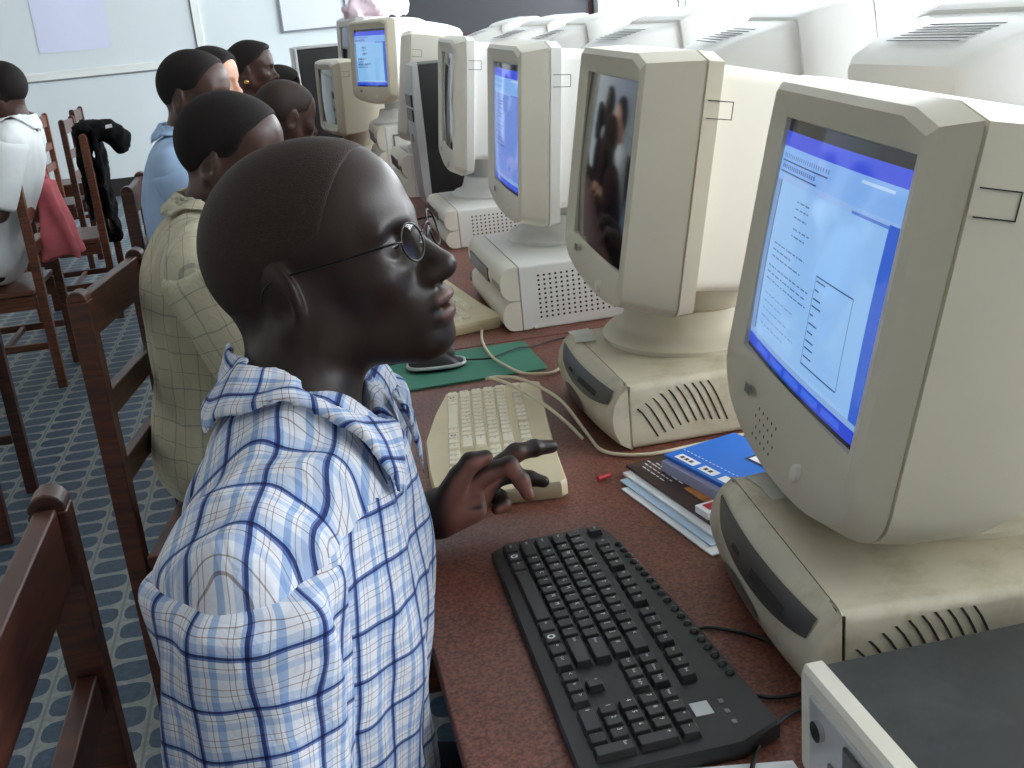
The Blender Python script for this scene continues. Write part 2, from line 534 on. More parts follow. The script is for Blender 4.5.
def mesh_np(name, verts, quads, smooth_iter=1):
    """Fast mesh from arrays with a light Laplacian relax."""
    V = verts.astype(np.float64)
    for _ in range(smooth_iter):
        acc = np.zeros_like(V); cnt = np.zeros(len(V))
        for i in range(4):
            a, b = quads[:, i], quads[:, (i + 1) % 4]
            for k in range(3): acc[:, k] += np.bincount(a, V[b][:, k], len(V))
            cnt += np.bincount(a, minlength=len(V))
        V = V * 0.5 + 0.5 * acc / np.maximum(cnt, 1)[:, None]
    me = bpy.data.meshes.new(name)
    me.vertices.add(len(V)); me.vertices.foreach_set('co', V.astype(np.float32).ravel())
    me.loops.add(quads.size); me.loops.foreach_set('vertex_index', quads.astype(np.int32).ravel())
    me.polygons.add(len(quads)); me.polygons.foreach_set('loop_start', np.arange(0, quads.size, 4, dtype=np.int32))
    me.polygons.foreach_set('loop_total', np.full(len(quads), 4, np.int32))
    me.update(calc_edges=True); me.validate()
    return me


def noise3(P, f, seed=0):
    """Cheap smooth pseudo-noise in -1..1 for folds."""
    r = np.random.default_rng(seed); o = np.zeros(len(P), np.float32)
    for _ in range(6):
        k = r.normal(size=3) * f; ph = r.uniform(0, 6.28)
        o += np.sin(P @ k.astype(np.float32) + ph)
    return o / 3.0


# ================================================================ the setting
def struct(name, mb, mats, **kw):
    o = mb.build(name, mats, **kw); o['kind'] = 'structure'; return o


struct('floor', MB().box(LX, WX, RY, BY, -0.1, 0), M['floor'])
struct('ceiling', MB().box(LX - .2, WX + .2, RY - .2, BY + .2, CZ, CZ + .12), M['ceil'])
struct('wall_back', MB().box(LX - .2, WX + .2, BY, BY + .2, -0.1, CZ), M['wall'])
struct('wall_left', MB().box(LX - .2, LX, RY - .2, BY, -0.1, CZ), M['wall_tan'])
b = MB()
b.box(WX, WX + .2, RY, BY, -0.1, WZ0); b.box(WX, WX + .2, RY, BY, WZ1, CZ)
ys = [RY] + [v for w in WIN for v in w] + [BY]
for i in range(0, len(ys), 2): b.box(WX, WX + .2, ys[i], ys[i + 1], WZ0, WZ1)
struct('wall_right', b, M['wall'])
b = MB()
b.box(LX, WX, RY - .2, RY, -0.1, CZ)
struct('wall_front', b, M['wall_tan'])
for k, (y0, y1) in enumerate(WIN):
    e = bpy.data.objects.new('window_%d' % (k + 1), None); C.objects.link(e); e['kind'] = 'structure'
    e.location = (WX, (y0 + y1) / 2, WZ0)
    w = y1 - y0; h = WZ1 - WZ0; f = MB(); X0, X1 = .05, .10
    f.box(X0, X1, -w / 2, w / 2, 0, .04); f.box(X0, X1, -w / 2, w / 2, h - .04, h)
    for yy in (-w / 2 + .012, w / 2 - .012): f.box(X0, X1, yy - .012, yy + .012, .04, h - .04)
    f.box(X0 + .01, X1 - .01, -w / 2 + .024, w / 2 - .024, 1.50, 1.53)
    f.build('window_frame', M['winframe'], e)
    MB().box(.072, .078, -w / 2 + .024, w / 2 - .024, .04, h - .04).build('window_pane', M['window_glass'], e)
    MB().box(-.06, .05, -w / 2 - .03, w / 2 + .03, -.035, 0).build('window_sill', M['trimw'], e, bevel=.006)
b = MB(); b.box(LX, WX, BY - .02, BY, 0, .17)
struct('baseboard_back', b, M['darkbase'])
p0 = at_y(194, 25, BY)
b = MB(); b.box(LX, p0[0], BY - .022, BY, 1.145, 1.195); b.box(LX, p0[0], BY - .03, BY, 1.195, 1.215); b.box(LX, p0[0], BY - .012, BY, 1.128, 1.145, 1)  # lowest strip paints in the shade under the rail
struct('trim_1', b, [M['trimw'], M['shade_frame_grey']])
p = at_y(194, 25, BY)
b = MB(); b.box(p[0] + .001, p[0] + .07, BY - .02, BY, .172, CZ); b.box(p[0] - .012, p[0] + .001, BY - .008, BY, 1.216, CZ, 1)  # narrow grey strip paints in the shade beside the upright
struct('trim_2', b, [M['trimw'], M['shade_frame_grey']])


def wall_sheet(name, x0, x1, z0, z1, m, label, cat):
    b = MB(); n = 8
    for k in range(n):          # a very slightly curling sheet
        a0, a1 = k / n, (k + 1) / n
        w0 = .007 + .003 * math.sin(a0 * PI * 2); w1 = .007 + .003 * math.sin(a1 * PI * 2)
        xa, xb = x0 + (x1 - x0) * a0, x0 + (x1 - x0) * a1
        b.add([(xa, BY - w0, z0), (xb, BY - w1, z0), (xb, BY - w1, z1), (xa, BY - w0, z1), (xa, BY - w0 + .001, z0), (xb, BY - w1 + .001, z0), (xb, BY - w1 + .001, z1), (xa, BY - w0 + .001, z1)],
              [(0, 1, 2, 3), (7, 6, 5, 4), (0, 4, 5, 1), (3, 2, 6, 7)])
    return tag(b.build(name, m, smooth=False), label, cat)


pa, pb_ = at_y(40, 54, BY), at_y(113, 50, BY)
wall_sheet('flip_chart_sheet', pa[0], pb_[0], pa[2], 2.3, M['poster'], 'large pale lilac paper sheet on the wall above the dado rail', 'poster')
pa, pb_ = at_y(284, 31, BY), at_y(342, 27, BY)
b = MB(); x0, x1, z0 = pa[0], pb_[0] + .04, pa[2]
b.box(x0, x1, BY - .02, BY - .003, z0, 2.4)
o = tag(b.build('notice_board', M['poster']), 'lilac notice sheet with grey edge on the wall right of the vertical trim', 'notice board')
f = MB(); f.box(x0 - .02, x0, BY - .03, BY, z0 - .02, 2.42); f.box(x1, x1 + .02, BY - .03, BY, z0 - .02, 2.42); f.box(x0, x1, BY - .03, BY, z0 - .02, z0); f.box(x0, x1, BY - .03, BY, 2.4, 2.42)
f.build('frame', M['shade_frame_grey'], o)
pa, pb_ = at_y(362, 12, BY), at_y(588, 14, BY)
bo = thing('blackboard', 'long black writing board high on the back wall above the monitors', 'blackboard', (0, BY - .04, 0))
MB().box(pa[0], pb_[0], 0, .036, 1.19, 2.35).build('board_surface', M['board'], bo)
f = MB(); x0, x1 = pa[0], pb_[0]
f.box(x0 - .05, x0, -.01, .036, 1.15, 2.4); f.box(x1, x1 + .05, -.01, .036, 1.15, 2.4); f.box(x0, x1, -.01, .036, 1.15, 1.19); f.box(x0, x1, -.01, .036, 2.35, 2.4)
f.build('frame', M['maroon'], bo)

# ================================================================ desks
DZ = 0.74


def desk(x0, x1, y0, y1, label, group=None, near=.06):
    t = thing('computer_desk', label, 'desk', ((x0 + x1) / 2, (y0 + y1) / 2, 0), 0, group)
    a, c = (x1 - x0) / 2, (y1 - y0) / 2
    MB().box(-a, a, -c, c, DZ - .026, DZ).build('desk_top', M['desk'], t, bevel=.003)
    MB().box(-a + .006, -a + .02, -c + .01, c - .01, DZ - .075, DZ - .027).build('edge_rail', M['edge'], t)
    MB().box(a - .03, a - .012, -c + .08, c - .08, .30, DZ - .028).build('modesty_panel', M['wood'], t)
    for sx in (-1, 1):
        for sy in (-1, 1):
            X, Y = sx * (a - .07), sy * (c - (near if sy < 0 else .06))
            MB().box(X - .022, X + .022, Y - .022, Y + .022, 0, DZ - .028).build('leg', M['wood'], t, bevel=.003)
    return t


desk(.077, .90, .10, 2.145, 'brown laminate desk under the two nearest keyboards')
desk(.085, .90, 2.15, 4.25, 'brown laminate desk behind the green mousepad, second in the row', near=.43)
desk(.085, .90, 4.255, 7.3, 'brown laminate desk at the far end of the row, beneath the small dark-screened monitor')
desk(.93, 1.75, .9, 3.4, 'desk facing the windows, under the monitors turned away', 'desks facing the windows')
desk(.93, 1.75, 3.405, 6.4, 'desk facing the windows, under the monitors turned away', 'desks facing the windows')


# ================================================================ CRT monitors (local: screen faces -x, y = viewer's left)
def outline(hw, top, bot, arc, x, nt=10, ns=8, nb=20, r=.012):
    """Front outline of a tube monitor: straight top and sides, bowed bottom."""
    pts = []
    for i in range(nt): t = i / nt; pts.append((x, hw - r - (2 * hw - 2 * r) * t, top - (0 if 0 < i else 0)))
    for i in range(ns): t = i / ns; pts.append((x, -hw, top - r + (bot - top + r) * t))
    for i in range(nb): a = PI * i / nb; pts.append((x, -hw * math.cos(a), bot - arc * math.sin(a) ** .8))
    for i in range(ns): t = i / ns; pts.append((x, hw, bot + (top - r - bot) * t))
    pts.append((x, hw - r * .3, top - r * .3))
    return pts


def hole(hw, hh, x, nt=10, ns=8, nb=20):
    pts = []
    for i in range(nt): pts.append((x, hw - 2 * hw * i / nt, hh))
    for i in range(ns): pts.append((x, -hw, hh - 2 * hh * i / ns))
    for i in range(nb): pts.append((x, -hw + 2 * hw * i / nb, -hh))
    for i in range(ns): pts.append((x, hw, -hh + 2 * hh * i / ns))
    pts.append((x, hw, hh))
    return pts


def glass_screen(hw, hh, img, name, m, parent, xf=.012, bulge=.010):
    """Curved glass carrying the displayed picture as one colour per face."""
    if img is None: ny, nz = 24, 18
    else: nz, ny = img.shape[:2]
    ys_ = np.linspace(hw, -hw, ny + 1); zs_ = np.linspace(hh, -hh, nz + 1)
    Yg, Zg = np.meshgrid(ys_, zs_)
    Xg = xf - bulge * (1 - (Yg / hw) ** 2 * .6 - (Zg / hh) ** 2 * .4) + .004
    V = np.stack([Xg, Yg, Zg], -1).reshape(-1, 3)
    i = np.arange(nz)[:, None] * (ny + 1) + np.arange(ny)[None]
    Q = np.stack([i, i + (ny + 1), i + ny + 2, i + 1], -1).reshape(-1, 4)
    me = mesh_np(name, V, Q, 0)
    if img is not None:
        at = me.color_attributes.new('display', 'FLOAT_COLOR', 'CORNER')
        lin = np.where(img <= .04045, img / 12.92, ((img + .055) / 1.055) ** 2.4)
        col = np.ones((nz * ny, 4, 4), np.float32); col[:, :, :3] = lin.reshape(-1, 1, 3)
        at.data.foreach_set('color', col.ravel())
    return link(name, me, m, parent, smooth=True)


def monitor(label, loc, rz, tilt, lift, img=None, case='beige', S=1.0, grille=True, group=None, back_label=True, rear='ivory', off='screen_off', name='crt_monitor', detail=True, bottom=(-.165, .072), front=None, cham=.034, short=False, top=0.0):
    """loc = centre of the base on its support; lift = height of the screen centre above it."""
    t = thing(name, label, 'monitor', loc, rz, group)
    R = roty(tilt)                                   # top of the screen leans back (+x)
    HW, HH = .1825 * S, .137 * S
    off_x = -.145
    cb, arc = bottom

    def P(pts):
        q = np.asarray(pts, np.float32) @ R.T
        q[:, 0] += off_x; q[:, 2] += lift
        return [tuple(map(float, r)) for r in q]
    mc, mr = M[case], M[rear]
    mf = M[front] if front else mc
    b = MB()
    b.loft([P(hole(HW + .001, HH + .001, .022)), P(hole(HW + .002, HH + .002, .010)), P(outline(.214 * S, .168 * S, (cb + .012) * S, arc * .85 * S, .000)), P(outline(.222 * S, .177 * S, cb * S, arc * S, .006))], cap0=False, cap1=False)
    b.loft([P(outline(.222 * S, .177 * S, cb * S, arc * S, .006)), P(outline(.240 * S, .187 * S, (cb - .010) * S, arc * S, cham)), P(outline(.236 * S, .183 * S, (cb - .008) * S, arc * S, cham + .001))], cap0=False, cap1=False)
    b.build('bezel', mf, t, angle=38)
    s = MB()
    rings = []
    for x, hw, tp, bt, ar in ((cham + .001, .236, .183, -.173, arc), (cham + .003, .236, .183, -.173, arc), (cham + .004, .240, .187, -.175, arc), (max(.075, cham + .012), .241, .188, -.174, arc * .95), (.13, .239, .187, -.166, arc * .8), (.165, .236, .184, -.150, arc * .6), (.19, .231, .180, -.128, arc * .4), (.205, .224, .174, -.10, arc * .2)) if not short else ((cham + .001, .236, .183, -.173, arc), (cham + .003, .236, .183, -.173, arc), (cham + .004, .240, .187, -.175, arc), (cham + .026, .240, .187, -.172, arc * .9), (cham + .028, .232, .18, -.160, arc * .5)):
        rings.append(P(outline(hw * S, tp * S, (bt + (cb + .165)) * S, ar * S, x)))
    s.loft(rings, cap0=False, cap1=True); s.build('side_shell', mc, t, angle=30)
    h = MB(); rings = []
    for x, hw, z0, z1 in ((.17, .212, -.150, .170),) if not short else ():
        pass
    for x, hw, z0, z1 in ((cham + .02, .224, -.155, .172) if short else (.17, .212, -.150, .170), (.24, .205, -.150, .163), (.33, .188, -.143, .150), (.40, .165, -.128, .132), (.42, .15, -.115, .118)):
        rings.append(P([(x, y * S, z * S) for y, z in rrect(-hw, hw, z0, z1, .02, 4)]))
    h.loft(rings); h.build('rear_housing', mr, t, angle=30)
    if detail:
        v = MB()                                     # cooling slots and label outline on the housing
        for k in range(9):
            x = .235 + k * .016
            v.add(P([(x, y * S, (.1685 - (x - .17) * .105) * S + .0012) for y, x in ((-.10, x), (.10, x), (.10, x + .006), (-.10, x + .006))]), [(0, 1, 2, 3)])
        v.build('vent_slots', M['seam'], t, fix=False)
        e = MB(); X0, X1, Z0, Z1, Y = cham + .008, cham + .044, .098, .122, -.2414 * S
        for a_, b_, c_, d_ in ((X0, X1, Z1, Z1 + .0012), (X0, X1, Z0, Z0 + .0012), (X1, X1 + .0012, Z0, Z1 + .0012)):
            e.add(P([(a_, Y, c_), (b_, Y, c_), (b_, Y, d_), (a_, Y, d_), (a_, Y - .0006, c_), (b_, Y - .0006, c_), (b_, Y - .0006, d_), (a_, Y - .0006, d_)]), [(0, 1, 2, 3), (7, 6, 5, 4), (0, 4, 5, 1), (3, 2, 6, 7)])
        e.build('recess_mark', M['seam'], t, fix=False)
    o = glass_screen(HW + .001, HH + .001, img, 'screen', M['screen'] if img is not None else M[off], t)
    o.data.transform(Matrix.Translation((off_x, 0, lift)) @ Matrix(R.tolist()).to_4x4())
    if detail:
        zc = cb - arc * .52
        k = MB()                                     # power button, tiny maker's mark, speaker holes on the chin
        by = -.095 * S; bz = (zc + .006) * S
        k.loft([P([(x, by + r * math.cos(q), bz + 1.3 * r * math.sin(q)) for q in [2 * PI * i / 18 for i in range(18)]]) for x, r in ((.004, .0075), (-.0035, .0075), (-.005, .006))])
        k.build('power_button', M['ivory'], t, angle=40)
        q = MB(); ly, lz = .105 * S, (zc + .030) * S
        q.add(P([(-.0006, ly + a, lz + c) for a, c in ((.012, -.006), (-.012, -.006), (-.012, .006), (.012, .006))]), [(0, 3, 2, 1)]); q.build('maker_mark', M['grey_plastic'], t, fix=False)
        if grille:
            g = MB()
            for i in range(5):
                for j in range(4):
                    y, z = (.05 - i * .016 + (j % 2) * .008) * S, (zc + .024 - j * .011) * S
                    g.add(P([(-.0006, y + .0022 * math.cos(a), z + .0022 * math.sin(a)) for a in [2 * PI * n / 8 for n in range(8)]]), [tuple(range(8))])
            g.build('speaker_holes', M['seam'], t, fix=False)
    z_low = lift + (cb - arc) * S + .01              # swivel foot
    f = MB()
    zt = max(.05, lift - .13 * S)
    f.lathe([(.0, .0), (.150, .0), (.152, .008), (.146, .014), (.128, .018), (.118, .03), (.108, max(.034, min(.06, zt * .6)))], 40, axis=(0.0, 0))
    f.lathe([(.100, max(.034, min(.06, zt * .6)) - .004), (.104, zt * .75), (.100, zt + .02)], 40, axis=(0.02, 0))
    f.build('swivel_base', mc, t, angle=40)
    return t


def text_rows(im, x0, x1, y0, n, dy, col, rng, lo=.3):
    for k in range(n):
        y = int(y0 + k * dy); x = x0
        end = x0 + (x1 - x0) * rng.uniform(lo, 1)
        while x < end:
            w = rng.uniform(.012, .05); a, b_ = int(x * im.shape[1]), int(min(x + w, end) * im.shape[1])
            im[y:y + 1, a:b_] = im[y:y + 1, a:b_] * .35 + np.array(col) * .65; x += w + .01


def doc_screen(w, h, seed=1, page=(150, 198, 250), table=True):
    rng = np.random.default_rng(seed)
    im = np.zeros((h, w, 3)); c = lambda *v: np.array(v) / 255.
    im[:] = c(*page)
    q = lambda y: int(y * h)
    im[:q(.055)] = c(18, 18, 24); im[q(.055):q(.115)] = c(62, 84, 226); im[q(.115):q(.225)] = c(134, 182, 246)
    for k in range(22):
        x = int((.03 + k * .021) * w); im[q(.14):q(.157), x:x + max(1, w // 90)] = c(86, 120, 190)
        if k < 17: im[q(.185):q(.205), x:x + max(1, w // 80)] = c(78, 110, 180)
    im[q(.17):q(.174), int(.02 * w):int(.48 * w)] = c(48, 72, 130); im[q(.212):q(.217), int(.02 * w):int(.40 * w)] = c(48, 70, 120)
    im[q(.13):q(.142), int(.72 * w):int(.92 * w)] = c(190, 220, 255)
    im[q(.225):q(.25)] = c(150, 190, 246)
    im[q(.25):q(.915), :int(.055 * w)] = c(126, 160, 208); im[q(.25):q(.9), int(.055 * w):int(.063 * w)] = c(60, 84, 130)
    im[q(.235):q(.915), int(.93 * w):] = c(60, 104, 214); im[q(.24):q(.25), int(.7 * w):int(.93 * w)] = c(96, 134, 220)
    ink = c(52, 70, 120)
    text_rows(im, .27, .44, q(.30), 3, h * .032, ink, rng, .7); text_rows(im, .28, .46, q(.41), 2, h * .03, ink, rng, .6)
    text_rows(im, .12, .46, q(.50), 3, h * .03, ink, rng, .5); text_rows(im, .10, .56, q(.60), 3, h * .028, ink, rng, .6)
    if table:
        X0, X1, X2, Y0, Y1 = int(.56 * w), int(.83 * w), int(.60 * w), q(.52), q(.86)
        for y in (Y0, Y1): im[y, X0:X1] = ink
        for x in (X0, X1): im[Y0:Y1, x] = c(96, 130, 190)
        for k in range(10): im[int(Y0 + (k + .6) * (Y1 - Y0) / 10.5), X0 + 2:X0 + int(w * rng.uniform(.03, .1))] = ink
        text_rows(im, .12, .52, q(.72), 5, h * .034, c(96, 130, 190), rng, .5)
    im[q(.915):q(.935)] = c(140, 178, 230); im[q(.935):q(.985)] = c(40, 76, 216); im[q(.985):] = c(12, 14, 30)
    for k in range(5): im[q(.945):q(.975), int((.12 + k * .16) * w):int((.25 + k * .16) * w)] = c(66, 108, 232)
    im[q(.9):q(.915), int(.3 * w):int(.9 * w):3] = c(180, 210, 250)
    return im


UNIT_H = .105
M1 = monitor('beige tube monitor showing a blue document window, nearest of the row', (.659, 1.026, .845), math.radians(-8.4), math.radians(12), 1.107 - .845, doc_screen(240, 180, 3))
M2 = monitor('beige tube monitor with a dark screen, above the low unit with curved slots', (.632, 1.706, .845), math.radians(-4.5), math.radians(9.5), 1.140 - .845, None, grille=False, bottom=(-.165, .034), cham=.085, short=True)
M3 = monitor('white tube monitor with a bluish desktop showing, above the unit with the square dot grille', (.636, 2.49, .880), math.radians(-2.5), math.radians(5), 1.138 - .880, doc_screen(120, 90, 9, (120, 150, 226), False), case='white_plastic', rear='white_plastic', grille=False, bottom=(-.165, .034), front='ivory', cham=.06, short=True)  # ivory bezel colours in the shade on the front of white plastic


# ================================================================ desktop computers (local: front faces -x)
def low_unit(label, loc, rz=0.0, group=None):
    t = thing('desktop_computer', label, 'desktop computer', loc, rz, group)
    D, Wd, H = .40, .325, UNIT_H

    def prof(y):                                     # front face set-back: bowed in plan
        return .012 * (2 * y / Wd) ** 2

    def ring(y, ins=0.0):
        x = prof(y) + ins; h = H - ins
        return [(x + .030, y, 0 + ins), (x + .012, y, .012), (x + .003, y, .032), (x, y, .052), (x + .004, y, .074), (x + .014, y, .092 - ins), (x + .030, y, h - .001), (.040, y, h), (.040, y, ins)]
    ys_ = [-Wd / 2, -Wd / 2 + .004] + [(-.5 + k / 12) * Wd for k in range(1, 12)] + [Wd / 2 - .004, Wd / 2]
    b = MB(); b.loft([ring(y, .0015 if k in (0, len(ys_) - 1) else 0) for k, y in enumerate(ys_)]); b.build('front_cover', M['beige_dirty'], t, angle=30)
    c = MB(); c.loft([[(x, y, z) for y, z in rrect(-Wd / 2, Wd / 2, .0, H, .012, 4)] for x in (.0412, D)]); c.build('case', M['beige_dirty'], t, angle=30)
    g = MB().loft([[(x, y, z) for y, z in rrect(-Wd / 2 + .0015, Wd / 2 - .0015, .0015, H - .0015, .011, 3)] for x in (.0385, .043)]).build('case_gap', M['seam'], t)

    def fx(z):                                       # front depth at height z
        zs = [0, .012, .032, .052, .074, .092, H]; xs = [.03, .012, .003, 0, .004, .014, .03]
        return float(np.interp(z, zs, xs))
    p = MB(); n = 26; rings = []
    for k in range(n + 1):                           # long lens-shaped drive panel
        u = -1 + 2 * k / n; y = -u * .142 - .004
        hi = .0935; lo = .093 - .031 * max(0.0, 1 - abs((u - .15) / 1.16) ** 2.4) ** .8
        if lo > hi - .002: lo = hi - .002
        rings.append([(fx(lo + (hi - lo) * j / 6) + prof(y) - .0022, y, lo + (hi - lo) * j / 6) for j in range(7)])
    p.loft(rings, cap0=False, cap1=False, closed=False); pan = p.build('drive_panel', M['drive'], t, smooth=True)
    q = MB()
    q.add([(fx(z) + prof(y) - .0036, y, z) for y, z in ((-.015, .073), (-.10, .073), (-.10, .081), (-.015, .081))], [(0, 3, 2, 1)])
    q.add([(fx(z) + prof(y) - .0036, y, z) for y, z in ((.02, .076), (.045, .076), (.045, .080), (.02, .080))], [(0, 3, 2, 1)])
    q.build('drive_slot', M['seam'], pan, fix=False)
    o = MB(); vs = [(fx(.034) + prof(.02) - .0030, .02, .034)]
    for k in range(28):
        a = 2 * PI * k / 28; y, z = .02 + .058 * math.cos(a), .034 + .020 * math.sin(a); vs.append((fx(z) + prof(y) - .0018, y, z))
    o.add(vs, [(0, k, k % 28 + 1) for k in range(1, 29)]); o.build('oval_panel', M['oval'], t, smooth=True, fix=False)
    for sg in (-1, 1):
        v = MB(); Y = sg * (Wd / 2 + .0006)
        for k in range(10):                          # curved vent slots on the side
            x0 = .052 + k * .0125; top = .050 + .044 * math.sin(min(1, (k + 2.2) / 9) * PI / 2)
            ln = min(top - .016, .05 + .002 * k); L, Rr = [], []
            for j in range(7):
                z = top - ln * j / 6; x = x0 + .030 * (j / 6) ** .8
                L.append((x, Y, z)); Rr.append((x + .0028, Y, z))
            v.loft([L, Rr], closed=False, cap0=False, cap1=False)
        v.build('side_vents', M['seam'], t, fix=False)
    return t


U1 = low_unit('scuffed beige low desktop computer under the monitor showing a document', (.404, .968, DZ), math.radians(-5))
U2 = low_unit('beige low desktop computer under the dark-screened beige monitor', (.406, 1.648, DZ))
# loose things on the low units
for lab, (x, y, r) in (('folded paper slip on the low computer below the lit document monitor', (.490, 1.078, .0)), ('torn paper slip on the low computer below the dark-screened beige monitor', (.455, 1.765, -.1))):
    b = MB(); z = DZ + UNIT_H + .0008
    pts = [(-.018, -.036), (.016, -.04), (.02, .0), (.017, .037), (-.02, .034), (-.016, .002)]
    cs, sn = math.cos(r), math.sin(r)
    b.poly([(x + a * cs - c * sn, y + a * sn + c * cs, z + .0006 * (i % 2)) for i, (a, c) in enumerate(pts)], .0012)
    tag(b.build('paper_slip', mat('greyish_paper', (196, 198, 188), .7, .06, 60)), lab, 'paper')


def box_unit(label, loc, W_=.45, D=.42, H=.15, rz=0.0, group=None, name='desktop_computer', detail=True, m='white_plastic', mf='ivory'):
    t = thing(name, label, 'desktop computer', loc, rz, group)
    MB().loft([[(x, y, z) for y, z in rrect(-W_ / 2, W_ / 2, 0, H, .006, 3)] for x in (.042, D)]).build('case', M[m], t, angle=30)
    b = MB()                                         # front cover: two rounded bulges, one above the other
    for z0, z1 in ((.002, H * .47), (H * .485, H - .001)):
        prof = []
        for k in range(13):
            a = -PI / 2 + PI * k / 12; prof.append((.030 - .030 * math.cos(a) ** .7 if math.cos(a) > 1e-6 else .030, (z0 + z1) / 2 + (z1 - z0) / 2 * math.sin(a)))
        prof = [(.040, z0)] + prof + [(.040, z1)]
        b.loft([[(x, y, z) for x, z in prof] for y in (-W_ / 2, W_ / 2)])
    b.build('front_cover', M[mf], t, angle=30)
    d = MB(); d.box(-.002, .012, -.06, .16, H * .60, H * .82); d.build('drive_bay', M['drive'], t, bevel=.002)
    d = MB(); d.box(.0, .012, -.18, -.10, H * .64, H * .74); d.build('floppy_slot', M['grey_plastic'], t)
    d = MB(); d.cyl((-.002, .19, H * .3), (.01, .19, H * .3), .010); d.build('power_button', M['grey_plastic'], t, angle=40)
    if detail:
        ny, nz = 15, max(5, round((H - .04) / .0105)); rd = .0031
        for sg in (-1, 1):
            g = MB()
            for i in range(ny):
                for j in range(nz):
                    x, z = .082 + i * .0125, .026 + j * (H - .05) / (nz - 1)
                    Y = sg * (W_ / 2 + .0006)
                    g.add([(x + rd * math.cos(a), Y, z + rd * math.sin(a)) for a in [PI / 4 + PI / 2 * n for n in range(4)]], [(0, 1, 2, 3)])
            g.build('vent_grille', M['seam'], t, fix=False)
    return t


U3 = box_unit('white desktop computer with square dot grille, beside the fanned cables', (.400, 2.40, DZ), .39, .42, .140, 0)
U4 = box_unit('white desktop computer with a dot grille, in front of the black-cased monitor', (.425, 3.335, DZ), .38, .42, .112, 0)

# case with the black lid at the near end of the desk
t = thing('desktop_computer', 'black-topped computer case with white front strip at the near end of the desk', 'desktop computer', (.362, .52, DZ))
h = .100
MB().loft([[(x, y, z) for y, z in rrect(-.225, .225, 0, h, .003, 2)] for x in (.021, .42)]).build('case', M['dark_top'], t, angle=30)
b = MB(); b.loft([[(x, y, z) for y, z in rrect(-.23 + i, .23 - i, -.0 + i * .3, h + .003 - i, .006, 3)] for x, i in ((.019, 0), (.004, 0), (.0, .004))]); b.build('front_frame', M['ivory'], t, angle=30)
pn = MB().box(-.003, .002, -.205, .207, .012, h - .014).build('front_panel', M['silver'], t, bevel=.002)
MB().box(-.006, -.0025, -.19, .145, .052, h - .02).build('drive_door', M['drive'], t, bevel=.002)
MB().box(-.006, -.0025, -.10, .17, .022, .046).build('drive_door', M['grey_plastic'], t, bevel=.002)
MB().cyl((-.008, .186, .065), (-.0025, .186, .065), .009).build('power_button', M['chrome'], t, angle=40)

# ================================================================ keyboards (local: x = typist's right, y = away from the typist)
KP = .0186


def key_layout():
    K = []

    def row(y, x, items):
        for it in items:
            if isinstance(it, tuple): x += it[0]; continue
            w, g = (it, '') if isinstance(it, (int, float)) else (float(it.split('|')[0]), it.split('|')[1])
            K.append((x, y, w, 1.0, g)); x += w
    row(0, 0, ['1.25|Ctrl', '1.25|@', '1.25|Alt', '6.25|', '1.25|Alt', '1.25|@', '1.25|=', '1.25|Ctrl'])
    row(1, 0, ['2.25|Shift'] + ['1|' + c for c in 'ZXCVBNM,./'] + ['2.75|Shift'])
    row(2, 0, ['1.75|Caps'] + ['1|' + c for c in "ASDFGHJKL;'"] + ['2.25|Enter'])
    row(3, 0, ['1.5|Tab'] + ['1|' + c for c in 'QWERTYUIOP[]'] + ['1.5|#'])
    row(4, 0, ['1|' + c for c in '`1234567890-='] + ['2|<'])
    row(5.35, 0, ['1|Esc', (1,), '1|F1', '1|F2', '1|F3', '1|F4', (.5,), '1|F5', '1|F6', '1|F7', '1|F8', (.5,), '1|F9', '1|F10', '1|F11', '1|F12'])
    x = 15.35
    row(0, x, ['1|<', '1|v', '1|>']); row(1, x + 1, ['1|^'])
    row(3, x, ['1|Del', '1|End', '1|PgDn']); row(4, x, ['1|Ins', '1|Home', '1|PgUp']); row(5.35, x, ['1|Prt', '1|Scr', '1|Brk'])
    x = 18.7
    row(0, x, ['2|0', '1|.']); row(1, x, ['1|1', '1|2', '1|3']); row(2, x, ['1|4', '1|5', '1|6']); row(3, x, ['1|7', '1|8', '1|9']); row(4, x, ['1|Num', '1|/', '1|*', '1|-'])
    K.append((x + 3, 0, 1, 2, 'Ent')); K.append((x + 3, 2, 1, 2, '+'))
    return K


_gl = {}


def glyph(txt, size):
    """Outline letters as flat triangles."""
    if (txt, size) in _gl: return _gl[(txt, size)]
    cu = bpy.data.curves.new('letters', 'FONT'); cu.body = txt; cu.size = size; cu.resolution_u = 1
    ob = bpy.data.objects.new('letters', cu); C.objects.link(ob)
    dg = bpy.context.evaluated_depsgraph_get(); dg.update()
    me = bpy.data.meshes.new_from_object(ob.evaluated_get(dg))
    r = ([tuple(v.co) for v in me.vertices], [tuple(p.vertices) for p in me.polygons])
    bpy.data.objects.remove(ob); bpy.data.curves.remove(cu); bpy.data.meshes.remove(me)
    _gl[(txt, size)] = r; return r


